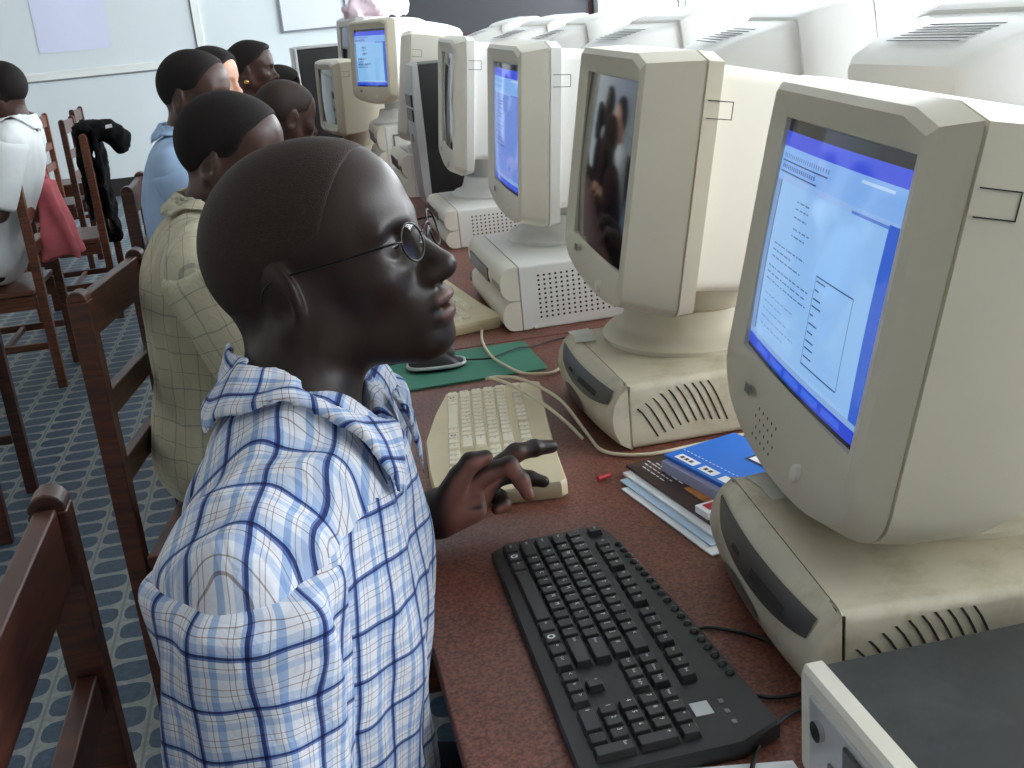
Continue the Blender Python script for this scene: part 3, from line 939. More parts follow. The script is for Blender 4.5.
def key_mesh(w, d, g, h=.0085):
    b = MB(); W_, D_ = w * KP - .0016, d * KP - .0016; i = .0024; r = .0007
    R = lambda ins, z: [(x, y + (ins * .15 if z > .003 else 0), z) for x, y in rrect(-W_ / 2 + ins, W_ / 2 - ins, -D_ / 2 + ins, D_ / 2 - ins, .0014, 2)]
    b.loft([R(0, 0), R(.0006, .003), R(i - .0006, h - .0006), R(i, h), ])
    if g == '@':
        b.add([(.0042 * math.cos(a), .0042 * math.sin(a), h + .0002) for a in [2 * PI * k / 16 for k in range(16)]], [tuple(range(16))], 1)
        b.add([(.0022 * math.cos(a), .0022 * math.sin(a), h + .0004) for a in [2 * PI * k / 12 for k in range(12)]], [tuple(range(12))], 0)
    elif g:
        vs, fs = glyph(g, .0064 if len(g) == 1 else .0040)
        b.add([(v[0] - W_ / 2 + .0038, v[1] + D_ / 2 - .0088, h + .0002) for v in vs], fs, 1)
    return b


def keyboard(kind, label, loc, rz, group=None, tilt=0.05):
    black = kind == 'black'
    t = thing('keyboard', label, 'keyboard', loc, rz, group)
    L = 22.7 * KP
    if black:
        x0, x1, y0, y1 = -.012, L + .014, -.012, 6.35 * KP + .038
        base = [(x0 + .01, y0), (x1 - .006, y0 - .004), (x1, y0 + .02), (x1 + .004, y1 - .035), (x1 - .012, y1 + .002), (L * .66, y1 - .006), (L * .33, y1 - .017), (.02, y1 - .029), (x0, y1 - .038), (x0 - .004, y0 + .02)]
    else:
        x0, x1, y0, y1 = -.010, L + .030, -.014, 6.35 * KP + .030
        base = [(x0, y0 + .012), (L * .2, y0 - .004), (L * .5, y0 - .018), (L * .8, y0 - .012), (x1 - .008, y0 - .002), (x1, y0 + .012), (x1, y1 - .008), (x1 - .008, y1), (L * .7, y1 - .004), (L * .3, y1 - .002), (x0 + .006, y1), (x0 - .002, y1 - .01)]
    zt = lambda y: .013 + (y - y0) * tilt               # deck height
    hk = .018 if black else .022
    deck = lambda p, ins, dz: None
    cxm, cym = sum(p[0] for p in base) / len(base), sum(p[1] for p in base) / len(base)
    sh = lambda p, f: (cxm + (p[0] - cxm) * f[0], cym + (p[1] - cym) * f[1])
    b = MB()
    b.loft([[(*sh(p, (.99, .97)), 0) for p in base], [(*p, .004) for p in base], [(*p, zt(p[1]) - .003 + (0 if black else .004)) for p in base], [(*sh(p, (.992, .975)), zt(p[1]) + (0 if black else .005)) for p in base]])
    b.build('body', M['black_plastic'] if black else M['kb_cream'], t, angle=35)
    mk, ml = (M['black_key'], M['legend_white']) if black else (M['key_cream'], M['legend_dark'])
    cache = {}
    for x, y, w, d, g in key_layout():
        if (w, d, g) not in cache:
            o = key_mesh(w, d, g).build('key', [mk, ml], t, angle=30); cache[(w, d, g)] = o
        else:
            o = cache[(w, d, g)].copy(); C.objects.link(o); o.parent = t
        yy = (y + d / 2) * KP; o.location = ((x + w / 2) * KP, yy, zt(yy) - .0015 + (0 if black else .004)); o.rotation_euler = (math.atan(tilt), 0, 0)
    if black:
        bm = None
        for k in range(19):                          # round shortcut buttons along the back
            u = .050 + k * .0160 + (.004 if k > 9 else 0); yy = 6.35 * KP + .0045 + .068 * u
            if bm is None:
                bm = MB().lathe([(.0, -.004), (.0046, -.004), (.0046, .001), (.0032, .0034), (.0, .004)], 14).build('shortcut_button', M['black_key'], t, smooth=True); o = bm
            else: o = bm.copy(); C.objects.link(o); o.parent = t
            o.location = (u, yy, zt(yy))
        X = 20.6 * KP; yy = 5.6 * KP
        MB().box(-.010, .010, -.008, .008, 0, .0008).build('badge', M['silver'], t, loc=(X, yy, zt(yy)))
        for k in range(3):
            MB().box(-.003, .003, -.002, .002, 0, .0008).build('status_light', M['grey_plastic'], t, loc=(X - .004 + k * .016, yy + .019, zt(yy + .019)))
    return t


KBB = keyboard('black', 'black multimedia keyboard with round buttons, nearest on the desk', (.190, 1.218, DZ), math.radians(-90 - .4)); KBB.scale = (1.02, 1.09, 1)
KBW = keyboard('white', 'cream keyboard behind the black keyboard, under the crossed cables', (.215, 1.816, DZ), math.radians(-98.5)); KBW.scale = (.96, 1.12, 1)
KBW2 = copy_tree(KBW); KBW2.location = (.185, 2.665, DZ); KBW2.rotation_euler = (0, 0, math.radians(-90 + 8)); KBW2['label'] = 'cream keyboard beyond the green mousepad, partly hidden by the seated man'


# ================================================================ chairs (local: faces +x, back at x = 0)
CH = .98


def chair(label, loc, rz, m='wood', w=.42, group=None):
    t = thing('wooden_chair', label, 'chair', loc, rz, group); W_ = w / 2; mm = M[m]
    for sy in (-1, 1):
        b = MB(); y = sy * (W_ - .02); a, c = .019, .017
        b.box(-a, a, y - c, y + c, 0, CH - .02)
        n = 8
        b.loft([[(a * math.cos(PI * k / n), yy, CH - .02 + .02 * math.sin(PI * k / n)) for k in range(n + 1)] for yy in (y - c, y + c)])
        b.build('rear_post', mm, t, bevel=.003)
        MB().box(.37, .41, y - c, y + c, 0, .425).build('front_leg', mm, t, bevel=.003)
        MB().box(.024, .369, y - .010, y + .010, .18, .21).build('side_stretcher', mm, t, bevel=.002)
        MB().box(.024, .369, y - .011, y + .011, .36, .42).build('side_apron', mm, t, bevel=.002)
    yi = W_ - .040
    for z0, z1 in ((.885, .966), (.725, .775), (.585, .635)):
        MB().box(-.011, .011, -yi, yi, z0, z1).build('back_rail', mm, t, bevel=.003)
    MB().box(.38, .40, -yi, yi, .36, .42).build('front_apron', mm, t, bevel=.002)
    MB().box(.026, .425, -W_ - .005, W_ + .005, .4255, .447).build('seat', mm, t, bevel=.005)
    MB().box(.19, .21, -W_ + .031, W_ - .031, .185, .205).build('cross_stretcher', mm, t)
    return t


def chair_at(label, near=None, far=None, rz=0.0, **kw):
    """Chair whose near (or far) rear post top shows at a given pixel."""
    w = kw.get('w', .42); p = at_z(*(near or far), CH)
    s = (w / 2 - .02) * (1 if near else -1)
    return chair(label, (p[0] - s * math.sin(rz), p[1] + s * math.cos(rz), 0), rz, **kw)


CH1 = chair_at('dark wooden ladder-back chair under the man in the blue checked shirt', far=(45, 489))
CH2 = chair_at('dark wooden ladder-back chair under the man in the khaki checked shirt', near=(77, 290), rz=math.radians(-9))
CH3 = chair_at('dark wooden chair under the man in the light blue shirt', near=(126, 186))


def chair_row(label, px, Yw, m='wood_l', w=.44, group=None, far=False):
    """Chair of the left-hand row facing the left wall; px = its nearer rear post."""
    p = at_z(*px, CH)
    return chair(label, (p[0], p[1] + (w / 2 - .02) * (-1 if far else 1), 0), PI, m=m, w=w, group=group)


CHA = chair_row('ladder-back chair under the person in the white shirt', (11, 162), 0)
CHB = chair_row('wooden chair with a black jacket hung over its back', (82, 134), 0)
CHL = chair_row('dark wooden chair at the left picture edge in front of the white-shirted person', (-40, 202), 0, m='wood', far=True)
CHC = chair_row('wooden chair beyond the white-shirted person, its top rail beside the jacket', (33, 117), 0)
for px in ((57, 104), (68, 96)):
    q = at_z(*px, CH + .0)
    k = min(1.0, 8.6 / q[1]); Y = q[1] * k
    q = at_y(*px, 7.6 if px[0] < 60 else 8.8)
    chair('wooden chair near the back wall, only its tall post tops showing', (q[0], q[1] + .2, 0), PI, m='wood', group='chairs by the back wall')


# ================================================================ people
def head_frame(c, yaw, pitch, roll=0.0, s=1.0):
    R = rotz(yaw) @ roty(-pitch) @ rotx(roll)
    return np.asarray(c, np.float32), R.astype(np.float32), s


def head_sdf(P, F, ears=True, lod=1):
    """Skull, face, ears; local +x is the face, +z the crown."""
    c, R, s = F
    p = ((P - c) @ R) / s
    q = p.copy(); q[:, 1] = np.abs(q[:, 1])
    d = ell(p, (-.010, 0, .032), (.099, .077, .086))
    d = smin(d, ell(p, (-.048, 0, .012), (.060, .067, .066)), .03)
    d = smin(d, ell(p, (.034, 0, .036), (.060, .064, .062)), .03)
    d = smin(d, ell(p, (.034, 0, -.035), (.060, .060, .072)), .03)
    d = smin(d, capsule(q, (-.004, .054, -.058), (.066, .016, -.098), .017, .018), .03)
    d = smin(d, capsule(q, (-.008, .060, -.02), (-.004, .054, -.058), .015, .016), .03)
    d = smin(d, ell(q, (.062, .042, -.026), (.022, .020, .020)), .025)
    d = smin(d, capsule(q, (.086, 0.008, .014), (.076, .040, .016), .012, .010), .018)
    d = smax(d, -ell(q, (.098, .032, -.004), (.017, .019, .013)), .014)
    d = smin(d, ell(q, (.0745, .0315, -.003), (.0150, .0165, .0135)), .006)
    d = smin(d, ell(p, (.078, 0, -.066), (.028, .034, .028)), .022)
    d = smin(d, ell(p, (.080, 0, -.102), (.020, .024, .017)), .02)
    d = smin(d, capsule(p, (.088, 0, .004), (.112, 0, -.036), .0085, .0125), .012)
    d = smin(d, ell(p, (.112, 0, -.038), (.0135, .0145, .0115)), .008)
    d = smin(d, ell(q, (.100, .0145, -.042), (.0125, .0090, .0090)), .007)
    d = smax(d, -ell(q, (.1075, .0085, -.0505), (.006, .0042, .005)), .003)
    d = smin(d, ell(p, (.0995, 0, -.0655), (.0135, .0260, .0075)), .006)
    d = smin(d, ell(p, (.0960, 0, -.0815), (.0135, .0235, .0085)), .006)
    d = smax(d, -ell(p, (.107, 0, -.0735), (.016, .020, .0020)), .002)
    if ears:
        Re = rotz(.42)
        e = q - V3(-.016, .0765, -.016)
        e = e @ Re @ roty(.18)
        a = ell(e, (0, 0, 0), (.0225, .0072, .0345))
        a = smax(a, -ell(e, (.003, .0070, -.004), (.0120, .0085, .0180)), .003)
        a = smax(a, -ell(e, (-.001, .0080, .012), (.0130, .0042, .0150)), .003)
        a = smin(a, ell(e, (.002, .003, -.026), (.010, .006, .009)), .006)
        d = smin(d, a, .006)
    return d * s * .9


def hand_sdf(P, wrist, fwd, palm, side, curl=(.5, .55, .6, .65), s=1.0):
    """A relaxed hand: palm slab, four jointed fingers, a thumb from the side of the palm."""
    f = np.asarray(fwd, np.float32); f = f / np.linalg.norm(f)
    n = np.asarray(palm, np.float32); n = n - f * (n @ f); n = n / np.linalg.norm(n)
    l = np.cross(n, f) * side; w = np.asarray(wrist, np.float32)
    d = capsule(P, w - f * .02, w + f * .02, .026 * s, .026 * s)
    for k in range(4):
        o = (k - 1.5) * .0195
        b0 = w + f * .02 * s - l * o * .7 * s; b1 = w + f * (.088 - .006 * abs(k - 1)) * s - l * o * s
        d = smin(d, capsule(P, b0, b1, .0145 * s, .0115 * s), .014)
        a = 0.15; p = b1; ln = (.042, .046, .043, .034)[k] * s
        for j in range(3):
            a += curl[k]; v = f * math.cos(a) + n * math.sin(a); q = p + v * ln
            r0 = (.0095, .0088, .0080)[j] * s; d = smin(d, capsule(P, p, q, r0, r0 * .9), .004)
            p = q; ln *= .68
    b0 = w + f * .022 * s + l * .018 * s; b1 = w + f * .058 * s + l * .042 * s + n * .012 * s; b2 = b1 + (f * .032 + l * .008 + n * .012) * s; b3 = b2 + (f * .026 - l * .002 + n * .008) * s
    d = smin(d, capsule(P, b0, b1, .016 * s, .0125 * s), .012); d = smin(d, capsule(P, b1, b2, .0115 * s, .0105 * s), .005); d = smin(d, capsule(P, b2, b3, .0102 * s, .0085 * s), .005)
    return d


class Pose:
    """Joint positions of a seated figure (world)."""
    def __init__(s, head, yaw, pitch, neck, hip, face, sh=.19, scale=1.0, elbows=None, wrists=None, roll=0.0, shoulders=None, dep=1.0, nback=0.0, wid=1.0, trap=.065):
        s.dep = dep; s.trap = trap; s.wid = wid; s.nback = nback
        s.F = head_frame(head, yaw, pitch, roll, scale); s.N = V3(*neck); s.H = V3(*hip)
        s.face = V3(math.cos(face), math.sin(face), 0); s.lat = V3(-math.sin(face), math.cos(face), 0)  # lat = the figure's left
        s.up = (s.N - s.H) / np.linalg.norm(s.N - s.H)
        s.latb = s.lat - s.up * float(s.lat @ s.up); s.latb /= np.linalg.norm(s.latb); s.fw = np.cross(s.latb, s.up); s.sh = sh
        base = s.N - s.up * .085 - s.fw * .005
        s.S = shoulders or {1: base + s.lat * sh, -1: base - s.lat * sh}
        s.E = elbows or {k: s.S[k] + V3(0, 0, -.27) + s.face * .10 + s.lat * k * .035 for k in (1, -1)}
        s.Wr = wrists or {k: s.E[k] + s.face * .22 + V3(0, 0, .04) - s.lat * k * .05 for k in (1, -1)}
        s.K = {k: s.H + s.face * .42 + s.lat * k * .11 + V3(0, 0, -.02) for k in (1, -1)}
        s.HP = {k: s.H + s.lat * k * .085 + s.face * .02 for k in (1, -1)}
        s.A = {k: V3(s.K[k][0], s.K[k][1], .085) + s.face * .03 for k in (1, -1)}

    def loc(s, P):
        q = P - s.H
        return np.stack([q @ s.fw, q @ s.latb, q @ s.up], 1)

    def torso(s, P, g=0.0):
        L = float(np.linalg.norm(s.N - s.H)); p = s.loc(P)
        d = ell(p, (0, 0, .02), (.118 * s.dep + g, .165 * s.wid + g, .14 + g))
        d = smin(d, ell(p, (.005, 0, L * .40), (.112 * s.dep + g, .152 * s.wid + g, .22 + g)), .06)
        d = smin(d, ell(p, (.006, 0, L * .68), (.120 * s.dep + g, .168 + g, .165 + g)), .06)
        for k in (1, -1):
            d = smin(d, capsule(P, s.N - s.up * s.trap + s.lat * k * .045, s.S[k] - s.lat * k * .025, .056 + g, .052 + g), .05)
        return d

    def upper(s, P, k, g=0.0, t=1.0):
        e = s.S[k] + (s.E[k] - s.S[k]) * t
        return capsule(P, s.S[k], e, .055 + g, .055 + g + (.041 - .055) * t)

    def fore(s, P, k):
        return capsule(P, s.E[k], s.Wr[k], .041, .027)

    def neck(s, P, g=0.0):
        c, R, sc = s.F
        a = c + R @ V3(-.022 - s.nback, 0, -.055) * sc
        return capsule(P, a, s.N - s.up * .04, (.054 + g) * sc, (.060 + g) * sc)

    def legs(s, P, g=0.0):
        d = None
        for k in (1, -1):
            e = smin(capsule(P, s.HP[k], s.K[k], .085 + g, .058 + g), capsule(P, s.K[k] - V3(0, 0, .005), s.A[k], .056 + g, .038 + g), .03)
            d = e if d is None else smin(d, e, .03)
        return d


def cloth_uv(me, fn):
    """One UV pair per face corner from the face normal and corner position."""
    n = len(me.polygons); V = np.empty(len(me.vertices) * 3, np.float32); me.vertices.foreach_get('co', V); V = V.reshape(-1, 3)
    Nn = np.empty(n * 3, np.float32); me.polygons.foreach_get('normal', Nn); Nn = Nn.reshape(-1, 3)
    li = np.empty(len(me.loops), np.int32); me.loops.foreach_get('vertex_index', li)
    lt = np.empty(n, np.int32); me.polygons.foreach_get('loop_total', lt)
    uv = me.uv_layers.new(name='cloth'); ce = np.empty(n * 3, np.float32); me.polygons.foreach_get('center', ce)
    uv.data.foreach_set('uv', fn(V[li], np.repeat(Nn, lt, 0), np.repeat(ce.reshape(-1, 3), lt, 0)).astype(np.float32).ravel())


def soft_part(name, f, lo, hi, h, m, parent, uv=None, it=1):
    v, q = nets(f, lo, hi, h); root = np.array(parent_world(parent), np.float32)
    me = mesh_np(name, v - root, q, it)
    if uv is not None: cloth_uv(me, lambda V, Nn, Ce: uv(V + root, Nn, Ce + root))
    return link(name, me, m, parent, smooth=True)


def parent_world(o):
    w = Vector((0, 0, 0))
    while o is not None: w = w + o.location; o = o.parent
    return tuple(w)


def bounds(pts, pad):
    a = np.array(pts); return a.min(0) - pad, a.max(0) + pad


def person(label, ps, skin, shirt, trousers='trousers', hair='hair', hairfn=None, head_h=.0045, body_h=.008, sleeve=.95, shirt_m_uv=False, collar=True, folds=.004, group=None, shirt_h=.008, hands=(1, -1), extra_head=None, extra_skin=(), matfn=None, hair_extra=None, hair_edge=.006, long_sleeve=False, hair_thick=.0025, cloth_gap=.014):
    root = thing('person', label, 'person', (float(ps.H[0]), float(ps.H[1]), 0), 0, group)
    c, R, sc = ps.F
    rootv = np.array(root.location, np.float32)
    # body: fine head and neck plus torso, limbs and hands in one mesh
    hf = lambda P: smin(head_sdf(P, ps.F), ps.neck(P), .03) if extra_head is None else smin(smin(head_sdf(P, ps.F), ps.neck(P), .03), extra_head(P), .006)
    lo, hi = bounds([c, c, ps.N], .0); lo = np.minimum(lo, c - .15); hi = np.maximum(hi, c + .15); lo[2] = min(lo[2], ps.N[2] - .05)
    v1, q1 = nets(hf, lo, hi, head_h)

    def bf(P):
        d = ps.torso(P, -.012)
        d = smin(d, ps.neck(P, -.004), .03)
        for k in (1, -1):
            d = smin(d, ps.upper(P, k, -.004), .04); d = smin(d, ps.fore(P, k), .03)
            if k in hands: d = smin(d, hand_sdf(P, ps.Wr[k], ps.Wr[k] - ps.E[k], V3(0, 0, -1), k), .02)
        d = smin(d, ps.legs(P, -.008), .04)
        for k in (1, -1): d = smin(d, capsule(P, ps.A[k] + V3(0, 0, -.03), ps.A[k] + ps.face * .12 + V3(0, 0, -.045), .030, .028), .02)
        return d
    allp = [ps.N, ps.H] + [x for k in (1, -1) for x in (ps.S[k], ps.E[k], ps.Wr[k], ps.Wr[k] + (ps.Wr[k] - ps.E[k]) * .8, ps.K[k], ps.A[k], ps.A[k] + ps.face * .15)]
    lo, hi = bounds(allp, .13); lo[2] = max(lo[2], -.0)
    v2, q2 = nets(bf, lo, hi, body_h)
    VV, QQ, nv = [v1, v2], [q1, q2 + len(v1)], len(v1) + len(v2)
    for g_, l_, h_, r_ in extra_skin:
        v3, q3 = nets(g_, l_, h_, r_); VV.append(v3); QQ.append(q3 + nv); nv += len(v3)
    vv = np.concatenate(VV) - rootv; qq = np.concatenate(QQ)
    me = mesh_np('body', vv, qq, 1)
    body = link('body', me, M[skin], root, smooth=True)
    if matfn is not None:
        n = len(me.vertices); co = np.empty(n * 3, np.float32); me.vertices.foreach_get('co', co); no = np.empty(n * 3, np.float32); me.vertices.foreach_get('normal', no)
        at = me.attributes.new('palm', 'FLOAT', 'POINT'); at.data.foreach_set('value', matfn(co.reshape(-1, 3) + rootv, no.reshape(-1, 3)).astype(np.float32))
    # eyes
    for sy in (1, -1):
        ec = c + R @ (V3(.0775, .0315 * sy, -.003)) * sc
        e = MB(); n = 12
        for (rad, mi, x) in ((.0128, 0, 0), ):
            rings = [[tuple(ec + R @ (V3(math.cos(a) * rad, math.sin(a) * math.cos(b_) * rad, math.sin(a) * math.sin(b_) * rad * .55)) * sc - rootv) for b_ in [2 * PI * k / n for k in range(n)]] for a in np.linspace(.02, PI / 2, 8)]
            for i in range(7): e.loft(rings[i:i + 2], 1 if i < 3 else 0, cap0=(i == 0), cap1=False)
        e.build('eye', [M['eye'], M['iris']], root, smooth=True)
    # hair: a thin cap over the scalp
    if hairfn is not None:
        def cap(P):
            p = ((P - c) @ R) / sc
            d = smax(head_sdf(P, ps.F, ears=False) - hair_thick, hairfn(p) * sc, hair_edge)
            return d if hair_extra is None else smin(d, hair_extra(p) * sc, .01)
        soft_part('hair', cap, c - .18, c + .18, head_h, M[hair], root)
    # shirt
    def neckhole(P):
        d = ps.neck(P, .004)
        return smin(d, capsule(P, ps.N + ps.fw * .02 + ps.up * .03, ps.N + ps.fw * .075 - ps.up * .03, .052, .026), .02) if collar else d

    def sf(P):
        d = ps.torso(P, cloth_gap)
        for k in (1, -1): d = smin(d, ps.upper(P, k, cloth_gap - .004, .10), .025)
        if folds: d = d + folds * noise3(P * V3(1, 1, .45), 34, 3) + folds * .6 * noise3(P, 70, 5)
        p = ps.loc(P); d = smax(d, -(p[:, 2] + .10), .01)
        d = smax(d, -neckhole(P), .008)
        return d * .85
    lo, hi = bounds([ps.N, ps.H, ps.S[1], ps.S[-1]], .20)

    def torso_uv(Pq, Nn, Ce):
        p = ps.loc(Pq); pc = ps.loc(Ce); n_ = np.stack([Nn @ ps.fw, Nn @ ps.lat, Nn @ ps.up], 1)
        L = float(np.linalg.norm(ps.N - ps.H)); ang = np.arctan2(p[:, 1] / .165, p[:, 0] / .12)
        u = ang * .155; v = p[:, 2].copy()
        top = pc[:, 2] > L * .75 + .9 * np.maximum(pc[:, 0] - .03, 0)
        u = np.where(top, p[:, 0] * 1.0 + .02, u); v = np.where(top, np.abs(p[:, 1]) * 1.0, v)
        return np.stack([u, v], 1)
    sh = soft_part('shirt', sf, lo, hi, shirt_h, M[shirt], root, torso_uv)
    for k in (1, -1):
        ax = (ps.E[k] - ps.S[k]); ln = float(np.linalg.norm(ax)); ax = ax / ln
        ref = ps.lat * k; ref = ref - ax * float(ref @ ax); ref /= np.linalg.norm(ref); bi = np.cross(ax, ref)

        def slf(P, k=k, ax=ax, ln=ln):
            end = ps.S[k] + ax * ln * sleeve
            d = capsule(P, ps.S[k] + ax * .0, end, .055 + cloth_gap + .009, .052 + cloth_gap + .005)
            if long_sleeve: d = smin(d, capsule(P, ps.E[k], ps.Wr[k], .055 + cloth_gap * .6, .034 + cloth_gap * .5), .02)
            if folds: d = d + folds * noise3(P * V3(1, 1, .45), 34, 3) + folds * .6 * noise3(P, 70, 5)
            d = smax(d, -((P - ps.S[k]) @ ax + .022 - .30 * np.abs((P - ps.S[k]) @ ref)), .022)
            if not long_sleeve:
                t = (P - ps.S[k]) @ ax
                d = smax(d, t - ln * sleeve, .006)
            return d * .85

        def suv(Pq, Nn, Ce, k=k, ax=ax, ref=ref, bi=bi):
            q = Pq - ps.S[k]; return np.stack([np.arctan2(q @ bi, q @ ref) * .072, q @ ax], 1)
        pts = [ps.S[k], ps.E[k]] + ([ps.Wr[k]] if long_sleeve else [])
        lo, hi = bounds(pts, .12)
        soft_part('sleeve', slf, lo, hi, shirt_h, M[shirt], sh, suv, 3)
    if collar:
        a0 = ps.N - ps.up * .012
        Rn = np.stack([ps.fw, ps.latb, ps.up], 1)

        def cf(P):
            q = (P - a0) @ Rn
            r = np.sqrt(q[:, 0] ** 2 + q[:, 1] ** 2); ang = np.abs(np.arctan2(q[:, 1], q[:, 0]))
            base = ps.torso(P, cloth_gap)
            for k in (1, -1): base = smin(base, ps.upper(P, k, cloth_gap - .004, .10), .025)
            surf = smin(base, ps.neck(P, .010), .035) - .0066 - .10 * np.maximum(r - .068, 0)
            if folds: surf = surf + folds * noise3(P * V3(1, 1, .45), 34, 3) + folds * .6 * noise3(P, 70, 5)
            lim = .100 + .036 * np.exp(-((ang - .72) / .32) ** 2) - .014 * np.clip(ang - 1.9, 0, 1)             # longer points at the front
            d = np.maximum(np.abs(surf) - .0034, r - lim)
            d = smax(d, q[:, 2] - .042 + .12 * q[:, 0] + .45 * np.maximum(q[:, 0], 0), .003)                    # band height, lower at the throat
            return smax(d, (.20 - ang) * .06, .002) * .8

        def cuv(Pq, Nn, Ce):
            q = (Pq - a0) @ Rn; ang = np.arctan2(q[:, 1], q[:, 0]); return np.stack([np.sqrt(q[:, 0] ** 2 + q[:, 1] ** 2) - q[:, 2] * .8, ang * .09], 1)
        lo, hi = a0 - .20, a0 + .20
        soft_part('collar', cf, lo, hi, .0032 if shirt_h < .007 else .005, M[shirt], sh, cuv, 3)

    def tf(P):
        p = ps.loc(P)
        d = ell(p, (0, 0, .0), (.118, .160, .13)); d = smin(d, ps.legs(P, .006), .05)
        d = smax(d, p[:, 2] - .09, .01)
        for k in (1, -1): d = smax(d, -(P[:, 2] - .06), .004)
        return d
    lo, hi = bounds([ps.H] + [x for k in (1, -1) for x in (ps.K[k], ps.A[k])], .15)
    soft_part('trousers', tf, lo, hi, .011, M[trousers], root)
    for k in (1, -1):
        def shf(P, k=k):
            a = ps.A[k]; d = capsule(P, V3(a[0], a[1], .055) - ps.face * .03, V3(a[0], a[1], .045) + ps.face * .15, .045, .040)
            return smax(d, -(P[:, 2] - .002), .006)
        lo, hi = bounds([ps.A[k] * V3(1, 1, 0), ps.A[k] * V3(1, 1, 0) + ps.face * .2 + V3(0, 0, .1)], .1)
        soft_part('shoe', shf, lo, hi, .008, M['shoe'], root)
    return root


def hairline(xs, zs):
    return lambda p: np.interp(p[:, 0], xs, zs).astype(np.float32) - p[:, 2]


CROP = hairline([-.13, -.07, -.045, -.02, .0, .02, .04, .058, .075, .1], [-.085, -.075, -.035, .0, .005, .012, .02, .05, .078, .14])

# ---- the man in the blue checked shirt
ps = Pose(head=(.022, 1.062, 1.176), yaw=math.radians(-24), pitch=math.radians(14), neck=(-.022, 1.005, 1.072), hip=(-.065, .94, .555), dep=.76, nback=.020, wid=.98, trap=.085, face=math.radians(-13),
          shoulders={1: V3(.020, 1.195, .985), -1: V3(-.080, .825, .972)},
          elbows={1: V3(.010, 1.325, .775), -1: V3(-.098, .790, .69)}, wrists={1: V3(.112, 1.278, .790), -1: V3(.07, .86, .655)})
FINGERS = [
    [(.192, 1.272, .838), (.218, 1.262, .846), (.2305, 1.255, .826), (.2365, 1.250, .808)],
    [(.205, 1.300, .828), (.237, 1.312, .841), (.264, 1.322, .839), (.289, 1.330, .834)],
    [(.203, 1.318, .806), (.232, 1.325, .806), (.255, 1.324, .796), (.272, 1.320, .790)],
    [(.188, 1.322, .788), (.210, 1.318, .780), (.213, 1.305, .774), (.202, 1.298, .773)]]
FR = [(.0128, .0115, .0103, .0086), (.0134, .0121, .0110, .0092), (.0126, .0112, .0100, .0084), (.0112, .0100, .0092, .0078)]
THUMB = [(.130, 1.260, .806), (.152, 1.248, .848), (.168, 1.246, .866), (.187, 1.249, .868)]


def left_hand(P):
    w = ps.Wr[1]; f = (ps.Wr[1] - ps.E[1]); f = f / np.linalg.norm(f)
    d = capsule(P, w - f * .08, w, .0305, .0290)
    for k in range(4):
        b0 = w + V3(.010, -.004 + .006 * k, .010 - .007 * k)
        d = smin(d, capsule(P, b0, FINGERS[k][0], .0195, .0145), .016)
    d = smin(d, capsule(P, w + V3(.014, -.012, .0), (.163, 1.262, .798), .026, .021), .014)
    d = smin(d, capsule(P, w + V3(.018, .012, -.012), (.178, 1.312, .786), .021, .016), .014)
    d = smin(d, capsule(P, THUMB[0], THUMB[1], .0205, .0148), .012)
    d = smin(d, capsule(P, THUMB[1], THUMB[2], .0136, .0128), .004); d = smin(d, capsule(P, THUMB[2], THUMB[3], .0128, .0098), .004)
    for F_, r in zip(FINGERS, FR):
        for j in range(3): d = smin(d, capsule(P, F_[j], F_[j + 1], r[j], r[j + 1]), .003)
        for j in (1, 2): d = smin(d, capsule(P, F_[j], V3(*F_[j]) + .0001, r[j] + .0006, r[j] + .0006), .004)
    # crease across the palm
    d = smax(d, -capsule(P, (.150, 1.236, .812), (.182, 1.250, .806), .0035, .0035), .006)
    return d


def sstep(x, a, b):
    t = np.clip((x - a) / (b - a), 0, 1); return t * t * (3 - 2 * t)


def m1_tone(c, n):
    p = ((c - ps.F[0]) @ ps.F[1])
    lipd = np.minimum(ell(p, (.1005, 0, -.0655), (.0135, .0230, .0070)), ell(p, (.0970, 0, -.0815), (.0135, .0205, .0080)))
    t = .28 * (1 - sstep(lipd, .0, .0025)) * (p[:, 0] > .09)
    hand = sstep(c[:, 0], .118, .145) * (c[:, 1] > 1.2) * (c[:, 2] > .745) * (c[:, 2] < .9)
    return np.maximum(t, hand * sstep(n @ V3(.16, -.85, -.50), .10, .75) * (1 - sstep(c[:, 1], 1.285, 1.31)))


MAN1 = person('man in glasses and a blue checked white shirt, seated nearest at the desk', ps, 'skin_dark', 'plaid', hair='hair_brown', hairfn=CROP, head_h=.0027, body_h=.0075, shirt_h=.0046, sleeve=.97, folds=.0055,
              hands=(-1,), extra_skin=[(left_hand, V3(.04, 1.19, .735), V3(.32, 1.37, .90), .0023)], matfn=m1_tone, hair_thick=.0008, hair_edge=.020, cloth_gap=.016)
root = np.array(MAN1.location)
for nm, tip, prev, up_, r in (('thumb_nail', THUMB[3], THUMB[2], (.0, -.55, .83), .0078), ('finger_nail', FINGERS[0][3], FINGERS[0][2], (.75, -.55, .35), .0068), ('finger_nail', FINGERS[1][3], FINGERS[1][2], (.1, .3, .95), .007)):
    a = V3(*tip); f = a - V3(*prev); f /= np.linalg.norm(f); u = V3(*up_); u = u - f * (u @ f); u /= np.linalg.norm(u); s_ = np.cross(f, u)
    b = MB(); rings = []
    for k in range(7):
        x = -.008 + .014 * k / 6; w = .0048 * (1 - .55 * abs(2 * k / 6 - 1) ** 3)
        rings.append([tuple(a + f * x + s_ * w * j + u * (r * math.sqrt(max(0, 1 - .25 * j * j)) - .0003 - .002 * max(0, k - 4)) - root) for j in np.linspace(-1, 1, 7)])
    b.loft(rings, closed=False, cap0=False, cap1=False); b.build(nm, M['nail'], MAN1, smooth=True)
